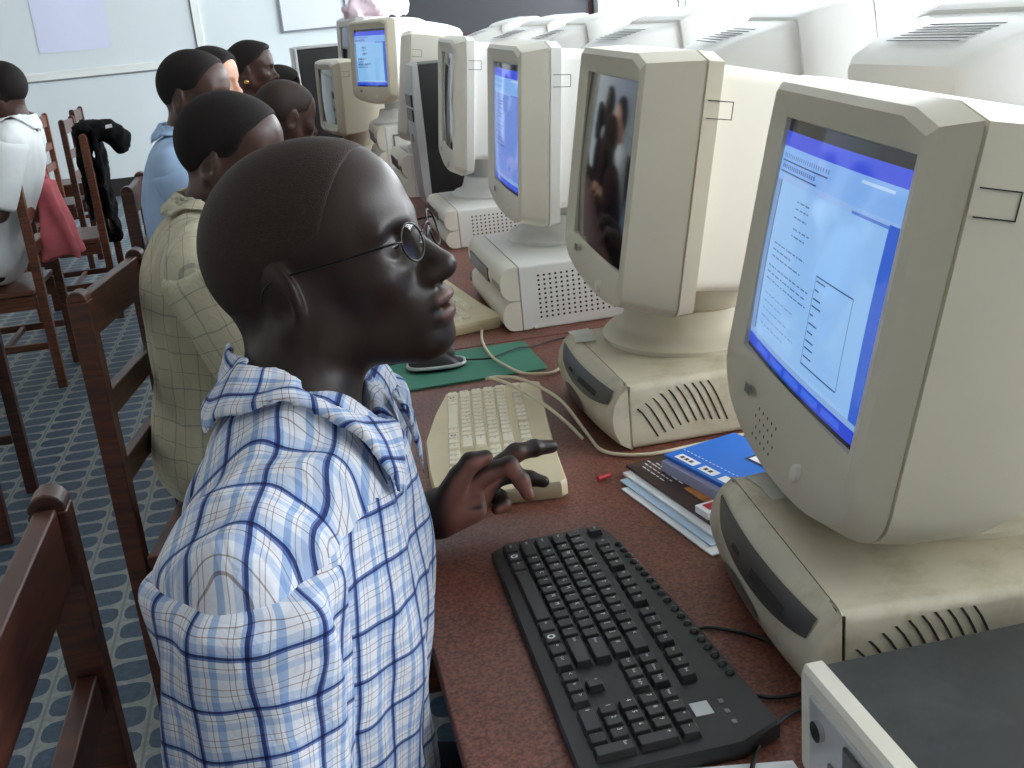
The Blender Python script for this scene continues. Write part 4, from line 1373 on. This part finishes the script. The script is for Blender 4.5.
# spectacles: a child with rims, lenses and temples
c_, R_, s_ = ps.F
L2W = lambda p: tuple((c_ + R_ @ V3(*p)) - root)
gl = MB()
for sy in (1, -1):
    ring = []
    for k in range(29):
        a = 2 * PI * k / 28; ring.append(L2W((.1085 - .006 * (math.cos(a) * .5 + .5) , sy * (.034 + .0205 * math.cos(a)), -.004 + .0175 * math.sin(a))))
    gl.tube(ring, .0010, 6, 2)
    gl.tube([L2W((.1025, sy * .0545, .001)), L2W((.094, sy * .066, .003)), L2W((.05, sy * .076, .004)), L2W((.005, sy * .080, .006)), L2W((-.025, sy * .080, .002)), L2W((-.037, sy * .079, -.012))], .0012, 6, 5)
gl.tube([L2W((.1095, .0140, .0)), L2W((.1125, .006, .005)), L2W((.1125, -.006, .005)), L2W((.1095, -.0140, .0))], .0011, 6, 5)
G = gl.build('spectacles', M['glasses'], MAN1, smooth=True)
for sy in (1, -1):
    b = MB(); pts = [L2W((.1085 - .006 * (math.cos(a) * .5 + .5), sy * (.034 + .0198 * math.cos(a)), -.004 + .0168 * math.sin(a))) for a in [2 * PI * k / 28 for k in range(28)]]
    cen = L2W((.1066, sy * .034, -.004)); b.add([cen] + pts, [(0, k, k % 28 + 1) for k in range(1, 29)])
    b.build('lens', M['lens'], G, smooth=True, fix=False)
    b = MB(); b.tube([L2W((.1095, sy * .013, .002)), L2W((.106, sy * .011, -.006)), L2W((.104, sy * .012, -.010))], .0018, 6, 4); b.build('nose_pad', M['chrome'], G, smooth=True)
# shirt buttons down the front, placket edge
# ---- the man in the khaki checked shirt
p2 = Pose(head=(-.098, 2.312, 1.165), yaw=math.radians(-20), pitch=math.radians(-14), neck=(-.172, 2.30, 1.065), hip=(-.235, 2.30, .555), face=0.0, sh=.195)
person('man in a khaki checked shirt, seated second along the desk', p2, 'skin_brown', 'plaid_khaki', 'khaki', 'hair', hairline([-.13, -.07, -.045, -.02, .0, .02, .035, .05, .07, .1], [-.07, -.06, -.03, .0, .0, .005, .02, .055, .082, .14]), head_h=.0045, body_h=.010, shirt_h=.0075, sleeve=.98, hair_thick=.004)
# ---- the man in the light blue shirt
hp = at_d(196, 92, 3.22)
p3 = Pose(head=hp, yaw=math.radians(-26), pitch=math.radians(-8), neck=(hp[0] - .065, hp[1] - .01, hp[2] - .115), hip=(hp[0] - .10, hp[1], .57), face=0.0, sh=.19)
person('man in a light blue shirt, seated third along the desk', p3, 'skin_brown', 'blue_shirt', 'trousers', 'hair', CROP, head_h=.006, body_h=.012, shirt_h=.010, sleeve=.98, hair_thick=.0025)
# ---- the balding man beyond
hp = at_d(286, 116, 3.92)
p4 = Pose(head=hp, yaw=math.radians(28), pitch=math.radians(-16), neck=(hp[0] - .075, hp[1] - .02, hp[2] - .105), hip=(hp[0] - .22, hp[1] - .03, .57), face=math.radians(8), sh=.165, scale=1.05)
person('man with a shaved grey-black head leaning towards the small dark-screened monitor', p4, 'skin_brown', 'maroon', 'trousers', 'hair_brown', CROP, head_h=.006, body_h=.012, shirt_h=.012, sleeve=.98, hair_thick=.001, collar=False, folds=0)
# ---- pale face behind the light blue shirt
hp = at_d(213, 80, 4.46)
p5 = Pose(head=hp, yaw=math.radians(-28), pitch=math.radians(-8), neck=(hp[0] - .06, hp[1] - .0, hp[2] - .115), hip=(hp[0] - .12, hp[1] + .02, .57), face=math.radians(-10), sh=.175, scale=1.04)
person('person with light skin and black hair, face half hidden behind the man in light blue', p5, 'skin_light', 'white_shirt', 'trousers', 'hair', hairline([-.13, -.05, -.02, .0, .03, .05, .07, .1], [-.09, -.08, -.05, -.01, .02, .045, .06, .12]), head_h=.006, body_h=.012, shirt_h=.012, hair_thick=.010, collar=False, folds=0)
# ---- woman with an earring
hp = at_d(252, 68, 5.0)
p6 = Pose(head=hp, yaw=math.radians(-12), pitch=math.radians(-6), neck=(hp[0] - .045, hp[1] - .0, hp[2] - .125), hip=(hp[0] - .10, hp[1] + .0, .57), face=0.0, sh=.165, scale=.97)
WOM = person('woman with pinned-up black hair and a round earring', p6, 'skin_brown', 'maroon', 'trousers', 'hair', hairline([-.13, -.06, -.03, -.01, .02, .045, .062, .08, .1], [-.05, -.04, -.02, .01, .03, .05, .07, .10, .15]), head_h=.005, body_h=.012, shirt_h=.012, hair_thick=.008, collar=False, folds=0,
             hair_extra=lambda p: smin(ell(p, (-.088, 0, .045), (.034, .045, .040)), ell(p, (.045, 0, .095), (.040, .055, .020)), .02))
wr = np.array(WOM.location); c6, R6, s6 = p6.F
for sy in (1, -1):
    q = c6 + R6 @ V3(-.012, sy * .079, -.060) * s6 - wr
    b = MB(); b.loft([[(q[0] + r * math.cos(a), q[1] + y, q[2] + r * math.sin(a)) for a in [2 * PI * k / 16 for k in range(16)]] for y, r in ((-.003, .006), (-.002, .011), (.002, .011), (.003, .006))])
    b.build('earring', M['gold'], WOM, smooth=True)
q = p6.N - wr
b = MB(); b.tube([tuple(q + p6.fw * .07 * math.cos(a) + p6.lat * .068 * math.sin(a) + V3(0, 0, -.005 - .02 * math.cos(a))) for a in [2 * PI * k / 16 for k in range(17)]], .003, 6, 2)
b.build('necklace', M['gold'], WOM, smooth=True)
# ---- dark head between the woman and the black tower
hp = at_d(281, 90, 5.5)
p7 = Pose(head=hp, yaw=math.radians(10), pitch=math.radians(-10), neck=(hp[0] - .06, hp[1] - .0, hp[2] - .115), hip=(hp[0] - .16, hp[1] + .0, .57), face=0.0, sh=.165, scale=.97)
p7.Wr = {k: p7.E[k] + p7.face * .17 + V3(0, 0, -.05) - p7.lat * k * .06 for k in (1, -1)}
person('person beyond the woman with the earring, only black hair showing', p7, 'skin_brown', 'black_cloth', 'trousers', 'hair', hairline([-.13, -.05, -.02, .0, .03, .05, .07, .1], [-.09, -.08, -.05, -.01, .02, .045, .06, .12]), head_h=.007, body_h=.014, shirt_h=.014, hair_thick=.008, collar=False, folds=0)
# ---- person in white at the left edge
cx = CHA.location
hp = np.array([cx[0] - .22, cx[1] + .02, 1.27]); hp = at_d(0, 92, float((hp - CAM) @ _fw))
p8 = Pose(head=hp, yaw=math.radians(168), pitch=math.radians(-10), neck=(hp[0] + .06, hp[1], hp[2] - .115), hip=(cx[0] - .20, cx[1], .57), face=PI, sh=.19)
person('person in a white shirt at the left edge, seated with their back to the room', p8, 'skin_brown', 'white_shirt', 'trousers', 'hair', hairline([-.13, -.05, -.02, .0, .03, .05, .07, .1], [-.08, -.07, -.04, -.01, .02, .045, .06, .12]), head_h=.007, body_h=.013, shirt_h=.012, hair_thick=.006, folds=.004)

# ================================================================ cloth things among the left-hand chairs
b_ = CHB.location


def jacket(P):
    q = P - V3(b_[0], b_[1], CH)
    d = np.abs(q[:, 1]) - .16
    sheet = np.maximum(np.abs(np.abs(q[:, 0] - .0) - (.036 + .012 * np.sin(q[:, 1] * 34) - .0)) - .012, np.maximum(q[:, 2] - .0, -q[:, 2] - .52 - .10 * np.sin(q[:, 1] * 14)))
    top = ell(q, (.0, -.02, .022), (.062, .155, .034))
    body = smin(np.maximum(sheet, d), top, .03)
    hood = smin(ell(q, (.10, -.05, -.005), (.10, .09, .055), roty(.35)), ell(q, (.155, -.05, -.065), (.055, .07, .07)), .03)
    d = smin(body, hood, .03)
    return (d + .007 * noise3(P, 40, 21) + .004 * noise3(P, 90, 22)) * .7


v, qd = nets(jacket, V3(b_[0] - .16, b_[1] - .24, .30), V3(b_[0] + .30, b_[1] + .24, CH + .12), .009)
o0 = np.array([b_[0], b_[1], CH])
o = link('jacket', mesh_np('jacket', v - o0, qd, 1), M['black_cloth'], smooth=True, loc=tuple(o0))
tag(o, 'black hooded jacket slung over a chair back near the wall', 'jacket')
b = MB(); b.add([(-.018, 0, -.010), (.018, 0, -.006), (.016, 0, .012), (-.016, 0, .008)], [(0, 1, 2, 3)])
b.build('white_tag', M['paper'], o, loc=(.13, -.150, .02), fix=False)
a_ = CHA.location


def red_cloth(P):
    q = P - V3(a_[0] + .065, a_[1] + .08, .70)
    w = .055 + .045 * np.clip((.12 - q[:, 2]) / .24, 0, 1)
    d = np.maximum(np.abs(q[:, 0] - .012 * np.sin(q[:, 1] * 38 + q[:, 2] * 6)) - .020 - .035 * np.clip((.10 - q[:, 2]) / .3, 0, 1), np.maximum(np.abs(q[:, 1]) - w, np.abs(q[:, 2]) - .15))
    return (d - .018 + .014 * noise3(P * V3(1, 1, .30), 58, 31)) * .5


v, qd = nets(red_cloth, V3(a_[0] - .06, a_[1] - .19, .36), V3(a_[0] + .25, a_[1] + .37, 1.0), .008)
o0 = np.array([a_[0], a_[1], .64])
# carried on the back of the chair by a strap
o = link('cloth_bag', mesh_np('cloth_bag', v - o0, qd, 1), M['pink_cloth'], smooth=True, loc=tuple(o0))
tag(o, 'dusky red cloth bag hanging on the chair of the person in white', 'bag')
b = MB()
for y in (.04, .12): b.tube([(.065, y, .18), (.05, y, .28), (.0, y, .337), (-.03, y, .26)], .008, 8, 6)
b.build('strap', M['pink_cloth'], o, smooth=True)

# ================================================================ things on the desk
pd = [at_z(*p, DZ) for p in ((393, 370), (388, 394), (537, 373), (536, 346))]
cxy = sum(pd) / 4
b = MB(); rr = rrect(-.152, .152, -.098, .098, .012, 4)
b.loft([[(x, y, z) for x, y in rr] for z in (0, .0045)])
PADC = (.272, 2.022, DZ)
tag(b.build('mouse_pad', M['pad'], loc=PADC, bevel=.001), 'green rectangular mouse mat beyond the cream keyboard', 'mouse mat').rotation_euler = (0, 0, math.radians(1))
mo = thing('computer_mouse', 'black and silver mouse on the green mat', 'mouse', (.228, 2.030, DZ + .0048), math.radians(-8))
rings = []; rs = []
for k in range(13):
    u = -1 + 2 * k / 12; x = u * .054; w = .030 * math.sqrt(max(.03, 1 - abs(u) ** 3)) * (1 - .06 * u); hh = .036 * (1 - abs(u * .92 + .12) ** 2.4)
    hh = max(hh, .006)
    rings.append([(x, w * math.cos(a), .001 + hh * math.sin(a) ** .8) for a in [PI * j / 12 for j in range(13)]])
    rs.append([(x * 1.03, w * 1.05 * math.cos(a), .008 + .010 * (1 - u * u) * 0 + .0055 * math.sin(a)) for a in [0]])
MB().loft(rings, closed=True).build('body', M['black_plastic'], mo, smooth=True)
sb = MB(); loop = []
for k in range(33):
    a = 2 * PI * k / 32; loop.append((.0555 * math.copysign(abs(math.cos(a)) ** .7, math.cos(a)), .0312 * math.copysign(abs(math.sin(a)) ** .75, math.sin(a)), .0085))
sb.tube(loop, .0036, 6, 2); sb.build('side_band', M['silver'], mo, smooth=True)
w_ = MB(); w_.cyl((.030, -.0035, .030), (.030, .0035, .030), .008); w_.build('scroll_wheel', M['grey_plastic'], mo, smooth=True)
l_ = MB(); l_.add([(-.02 + .008 * math.cos(a), .006 * math.sin(a), .0372) for a in [2 * PI * k / 16 for k in range(16)]], [tuple(range(16))]); l_.build('maker_mark', M['silver'], mo, fix=False)
tag(MB().tube([(.284, 2.020, .755), (.33, 2.018, .751), (.36, 2.035, .751), (.40, 2.06, .7505), (.43, 2.075, .744), (.50, 2.10, .744), (.60, 2.09, .744)], .0019, 8).build('mouse_cable', M['cable_black'], smooth=True), 'thin black cable running from the mouse across the green mat', 'cable')

cabs = [('cream cable looping from behind the green mat to the low computer', [(.47, 2.20, .7445), (.40, 2.30, .7445), (.38, 2.33, .7445), (.357, 2.24, .7445), (.340, 2.14, .750), (.336, 2.03, .7525), (.35, 1.95, .7525), (.375, 1.905, .7475), (.42, 1.893, .7445), (.443, 1.91, .7445)]),
        ('cream cable crossing the cream keyboard, ending beyond its corner', [(.293, 1.80, .785), (.32, 1.735, .786), (.35, 1.65, .778), (.372, 1.585, .764), (.388, 1.55, .746)]),
        ('cream cable curling from the cream keyboard around the low computer to the blue booklet', [(.286, 1.805, .782), (.31, 1.79, .787), (.345, 1.765, .783), (.385, 1.68, .770), (.400, 1.57, .746), (.402, 1.50, .7445), (.425, 1.468, .7445), (.47, 1.452, .7445), (.545, 1.458, .7445), (.62, 1.466, .7445), (.72, 1.460, .7445)])]
for lab, pts in cabs: tag(MB().tube(pts, .0029, 8).build('keyboard_cable', M['cable_cream'], smooth=True), lab, 'cable')
tag(MB().tube([(.345, .95, .744), (.352, .975, .744), (.372, .975, .744), (.41, .94, .744), (.430, .89, .744), (.432, .86, .744)], .0022, 8).build('keyboard_cable', M['cable_black'], smooth=True), 'black cable looping from behind the black keyboard to the scuffed low computer', 'cable')
tag(MB().tube([(.349, .862, .744), (.362, .850, .744), (.385, .838, .744), (.415, .838, .744), (.432, .842, .744)], .0022, 8).build('keyboard_cable', M['cable_black'], smooth=True), 'shorter black cable at the near corner of the black keyboard', 'cable')
tag(MB().tube([(.300, .72, .7465), (.325, .762, .7465), (.350, .792, .744), (.385, .812, .744), (.425, .818, .744)], .0022, 8).build('keyboard_cable', M['cable_black'], smooth=True), 'black cable crossing the white papers beside the black-topped case', 'cable')
tag(MB().poly([(.225, .50, DZ + .0008), (.356, .50, DZ + .0008), (.356, .752, DZ + .0008), (.245, .776, DZ + .0008)], .0016).build('paper_sheet', M['paper']), 'white paper sheets by the front of the black-topped case', 'paper')
tag(MB().cyl((.367, 1.395, .7455), (.388, 1.402, .7455), .0045, .003, 10).build('pen_cap', M['red'], angle=40), 'small red plastic cap beside the corner of the cream keyboard', 'cap')
tag(MB().poly([(.285, 2.86, DZ + .0008), (.385, 2.83, DZ + .0008), (.40, 3.05, DZ + .0008), (.30, 3.07, DZ + .0008)], .0018).build('paper_sheet', M['paper']), 'white paper on the desk beside the second white dot-grille computer', 'paper')

# booklets and leaflets between the two low computers
def slab(name, pts, z, h, m, label, cat='leaflet', edge=None):
    b = MB(); b.poly([(x, y, z) for x, y in pts], h)
    return tag(b.build(name, m, bevel=.0006, seg=1), label, cat)


z = DZ + .0006
def strip(A, L, w):
    """Long sheet: far-left corner A, length L towards the near end, width w to the right."""
    d = V3(.186, -.983, 0); n = V3(.983, .186, 0); A = V3(*A, 0)
    return [tuple(map(float, (A + d * a + n * c)[:2])) for a, c in ((0, 0), (0, w), (L, w), (L, 0))]


slab('leaflet', strip((.389, 1.356), .232, .10), z, .0026, M['paper'], 'grey-white leaflet, lowest of the fanned stack beside the blue booklet')
slab('leaflet', strip((.394, 1.378), .235, .10), z + .0032, .0026, M['paper_blue'], 'pale blue leaflet second from the bottom of the fanned stack')
slab('leaflet', strip((.403, 1.392), .238, .09), z + .0064, .0036, M['paper'], 'white folded leaflet directly beneath the dark brown brochure')
bz = z + .0106
br = slab('brochure', strip((.412, 1.405), .235, .085), bz, .0042, M['brown_print'], 'dark brown brochure with pale lines of print, on top of the white leaflets', 'brochure')
b = MB(); zz = bz + .0046
dr = V3(.186, -.983, 0); dr = dr / np.linalg.norm(dr); nr = V3(-dr[1], dr[0], 0)


def on_br(u, v, w, h_): # rectangle on the brochure: u along, v across
    o_ = V3(.412, 1.405, zz); return [tuple(o_ + dr * (u + a) + nr * (v + c)) for a, c in ((0, 0), (w, 0), (w, h_), (0, h_))]


for v_, u0, u1 in ((.016, .02, .075), (.024, .012, .085), (.032, .005, .095), (.038, .02, .10)):
    u = u0
    while u < u1:
        w = random.uniform(.006, .016); b.add(on_br(u, v_, w, .0022), [(0, 1, 2, 3)]); u += w + .003
b.build('print_lines', M['paper'], br, fix=False)
b = MB(); b.add(on_br(.115, .026, .055, .036), [(0, 1, 2, 3)]); b.build('picture', M['orange'], br, fix=False)
b = MB(); b.poly([(*p, 0) for p in strip((.447, 1.222), .030, .05)], .010)
bx = tag(b.build('card_box', M['paper'], loc=(0, 0, bz + .0048), bevel=.001), 'small white card box on the near corner of the dark brown brochure', 'box')
b = MB(); b.add([(*p, .0104) for p in strip((.455, 1.218), .018, .03)], [(0, 1, 2, 3)]); b.build('red_print', M['red'], bx, loc=(0, 0, 0), fix=False)
slab('notepad', [(.452, 1.362), (.572, 1.396), (.612, 1.236), (.493, 1.204)], bz + .0048, .016, M['lavender'], 'thick lavender booklet beneath the blue booklet', 'booklet')
bb = slab('booklet', [(.458, 1.367), (.578, 1.401), (.622, 1.240), (.502, 1.206)], bz + .0216, .006, M['blue'], 'bright blue booklet with a white square, topmost beside the lit monitor', 'booklet')
zz = bz + .0281
e1 = V3(.120, .034, 0); e2 = V3(.044, -.161, 0)
on_b = lambda s0, s1, t0, t1, dz=0: [tuple(V3(.458, 1.367, zz + dz) + e1 * s + e2 * t_) for s, t_ in ((s0, t0), (s0, t1), (s1, t1), (s1, t0))]
for nm, m_, rects in (('label', M['paper'], [(.04, .16, .10, .36), (.04, .16, .42, .62), (.04, .16, .68, .9)]), ('label_border', M['navy'], [(.60, .93, .50, .80)]), ('cover_print', M['paper'], [(.24, .252, .03 + k * .05, .055 + k * .05) for k in range(18)])):
    b = MB()
    for r in rects: b.add(on_b(*r), [(0, 1, 2, 3)])
    b.build(nm, m_, bb, fix=False)
b = MB(); b.add(on_b(.635, .895, .53, .77, .0003), [(0, 1, 2, 3)]); b.build('white_square', M['paper'], bb, fix=False)
for ts in ((.14, .20, .26), (.46, .52)):
    b = MB()
    for t0 in ts: b.add(on_b(.075, .125, t0, t0 + .04, .0003), [(0, 1, 2, 3)])
    b.build('label_print', M['ink'], bb, fix=False)

# ================================================================ far end of the row
M4 = monitor('white tube monitor with a dark screen standing on the second dot-grille computer', (.648, 3.40, .852), math.radians(-3), math.radians(6), .292, None, case='white_plastic', rear='white_plastic', grille=False, bottom=(-.165, .04), front='ivory', short=True)  # bezel toned ivory for its shaded face; the plastic is white
tw = thing('tower_computer', 'black tower computer with a silver front, behind the second dot-grille computer', 'tower computer', (.455, 3.93, DZ))
TH = .50
MB().loft([[(x, y, z_) for y, z_ in rrect(-.10, .10, .012, TH, .006, 3)] for x in (.03, .47)]).build('case', M['black_plastic'], tw, angle=30)
prof = [(.03, .0), (.012, .02), (.004, .08), (.0, .25), (.004, .42), (.012, TH - .004), (.03, TH + .004)]
MB().loft([[(x, y, z_) for x, z_ in prof] for y in (-.102, -.09, .09, .102)]).build('front_cover', M['silver'], tw, angle=40)
MB().box(-.004, .008, -.075, .075, .36, .40).build('drive_tray', M['drive'], tw, bevel=.002)
MB().box(-.004, .008, -.075, .075, .31, .35).build('drive_tray', M['drive'], tw, bevel=.002)
MB().cyl((-.006, 0, .25), (.006, 0, .25), .014).build('power_button', M['chrome'], tw, angle=40)
for sx in (.06, .43):
    MB().box(sx - .02, sx + .02, -.09, .09, 0, .0125).build('foot', M['black_plastic'], tw)
FL = {}
M5 = monitor('pale grey tube monitor seen side-on behind the black tower', (.636, 4.40, .902), math.radians(-9), math.radians(9), .264, None, case='ivory', grille=False, bottom=(-.165, .05))
U6 = box_unit('white desktop computer with a recessed side panel under the far lit monitor', (.42, 5.24, DZ), .42, .42, .20, 0, detail=False)
b = MB()
for r in ((.07, .30, .028, .036), (.07, .30, .125, .133), (.07, .078, .036, .125), (.292, .30, .036, .125)): b.box(r[0], r[1], -.2125, -.2095, r[2] + .03, r[3] + .03)
b.build('side_panel_rim', M['grey_plastic'], U6)
M6 = monitor('white tube monitor with a lit blue screen at the far end of the row', (.576, 5.25, .942), math.radians(20), math.radians(4), .293, doc_screen(72, 54, 5, (140, 196, 244), False), case='white_plastic', rear='white_plastic', S=.9, grille=False, bottom=(-.165, .05), front='beige')
M7 = monitor('small beige monitor with a dark screen low on the desk near the balding man', (.395, 5.77, DZ), math.radians(9), math.radians(2), .314, None, S=.94, grille=False, bottom=(-.17, .02))
M8 = monitor('white tube monitor mostly hidden behind the far lit monitor', (.563, 6.24, .902), math.radians(10), math.radians(4), .335, None, case='white_plastic', rear='white_plastic', grille=False)
U5 = box_unit('white desktop computer under the pale grey side-on monitor', (.43, 4.40, DZ), .40, .42, .16, 0, detail=False)
U8 = box_unit('white desktop computer at the back beneath the hidden white monitor', (.39, 6.24, DZ), .40, .42, .16, 0, detail=False)
tb = thing('tower_computer', 'large black tower computer with pale edges left of the small dark-screened monitor', 'tower computer', (.14, 6.95, DZ), math.radians(4))
MB().loft([[(x, y, z_) for y, z_ in rrect(-.11, .11, 0, .53, .006, 3)] for x in (.022, .34)]).build('case', M['black_plastic'], tb, angle=30)
MB().box(0, .0215, -.113, .113, 0, .545).build('front_cover', M['silver'], tb, bevel=.006)
MB().box(.022, .345, -.113, .113, .531, .548).build('top_cover', M['silver'], tb, bevel=.004)
MB().cyl((-.006, 0, .36), (.004, 0, .36), .014).build('power_button', M['chrome'], tb, angle=40)

# cloth bundle on top of the far monitor
mz = .902 + .335 + .184
oc = np.array([.62, 6.20, mz])


def bundle(P):
    q = P - oc.astype(np.float32)
    d = smin(ell(q, (-.02, 0, .035), (.17, .16, .05)), ell(q, (.0, -.03, .085), (.10, .10, .06)), .05)
    d = smin(d, ell(q, (-.13, -.06, -.0), (.035, .08, .09)), .03)
    d = d + .014 * noise3(P, 42, 41) + .008 * noise3(P, 85, 42)
    return smax(d, -(q[:, 2] + .05), .01) * .7


v, qd = nets(bundle, oc - .26, oc + .26, .009)
tag(link('cloth_bundle', mesh_np('cloth_bundle', v - oc, qd, 1), M['curtain'], smooth=True, loc=tuple(oc)), 'pale pink crumpled cloth heaped on a far monitor', 'cloth')

# the other side of the row: monitors with their backs to us, facing the windows
for i, (x, y, r, lab) in enumerate([(1.36, 1.86, 186, 'monitor turned away, behind the lit document monitor at the right edge'),
                                    (1.28, 2.62, 172, 'monitor turned away, showing its domed back above the dark-screened beige monitor'),
                                    (1.28, 3.50, 183, 'monitor turned away, third along the window-side desk'),
                                    (1.26, 4.35, 176, 'monitor turned away, fourth along the window-side desk'),
                                    (1.26, 5.10, 184, 'monitor turned away, fifth along the window-side desk'),
                                    (1.24, 5.85, 178, 'monitor turned away, last along the window-side desk')]):
    u = copy_tree(U2); u.location = (1.50, y, DZ); u.rotation_euler = (0, 0, PI); u['label'] = 'low computer under the ' + lab.replace(', showing its domed back', '')
    monitor('white ' + lab, (x, y, DZ + UNIT_H), math.radians(r), math.radians(6), .315, None, case='white_plastic', rear='white_plastic', grille=False)  # rear housings coloured whiter to stand in for window glare

# left-hand row: a desk by the left wall with a dark monitor at its visible end
hp = at_d(4, 80, 6.2)
lt = thing('computer_desk', 'desk along the left wall behind the person in white', 'desk', (hp[0] - .55, 5.6, 0))
MB().box(-.42, .42, -1.6, 1.6, DZ - .026, DZ).build('desk_top', M['desk'], lt, bevel=.003)
for sx in (-1, 1):
    for sy in (-1, 1): MB().box(sx * .36 - .022, sx * .36 + .022, sy * 1.5 - .022, sy * 1.5 + .022, 0, DZ - .027).build('leg', M['wood'], lt)
monitor('dark monitor with a pale edge at the left picture border', (hp[0] - .30, hp[1], DZ), PI, math.radians(4), .44, None, case='black_plastic', rear='black_plastic', grille=False, front='silver')

# kinds that repeat
for o in list(C.objects):
    lab = o.get('label')
    if not lab or o.get('group'): continue
    n = o.name.split('.')[0]
    g = {'wooden_chair': 'wooden ladder-back chairs', 'keyboard': 'keyboards on the desks', 'leaflet': 'fanned leaflets', 'keyboard_cable': 'loose cables on the desk', 'person': 'people seated in the room',
         'desktop_computer': 'desktop computers along the desks', 'tower_computer': 'black tower computers', 'computer_desk': 'desks in the room', 'paper_slip': 'paper slips', 'paper_sheet': 'paper sheets'}.get(n)
    if n == 'crt_monitor': g = 'monitors turned away from the row' if 'turned away' in lab else 'tube monitors along the row'
    if g: o['group'] = g
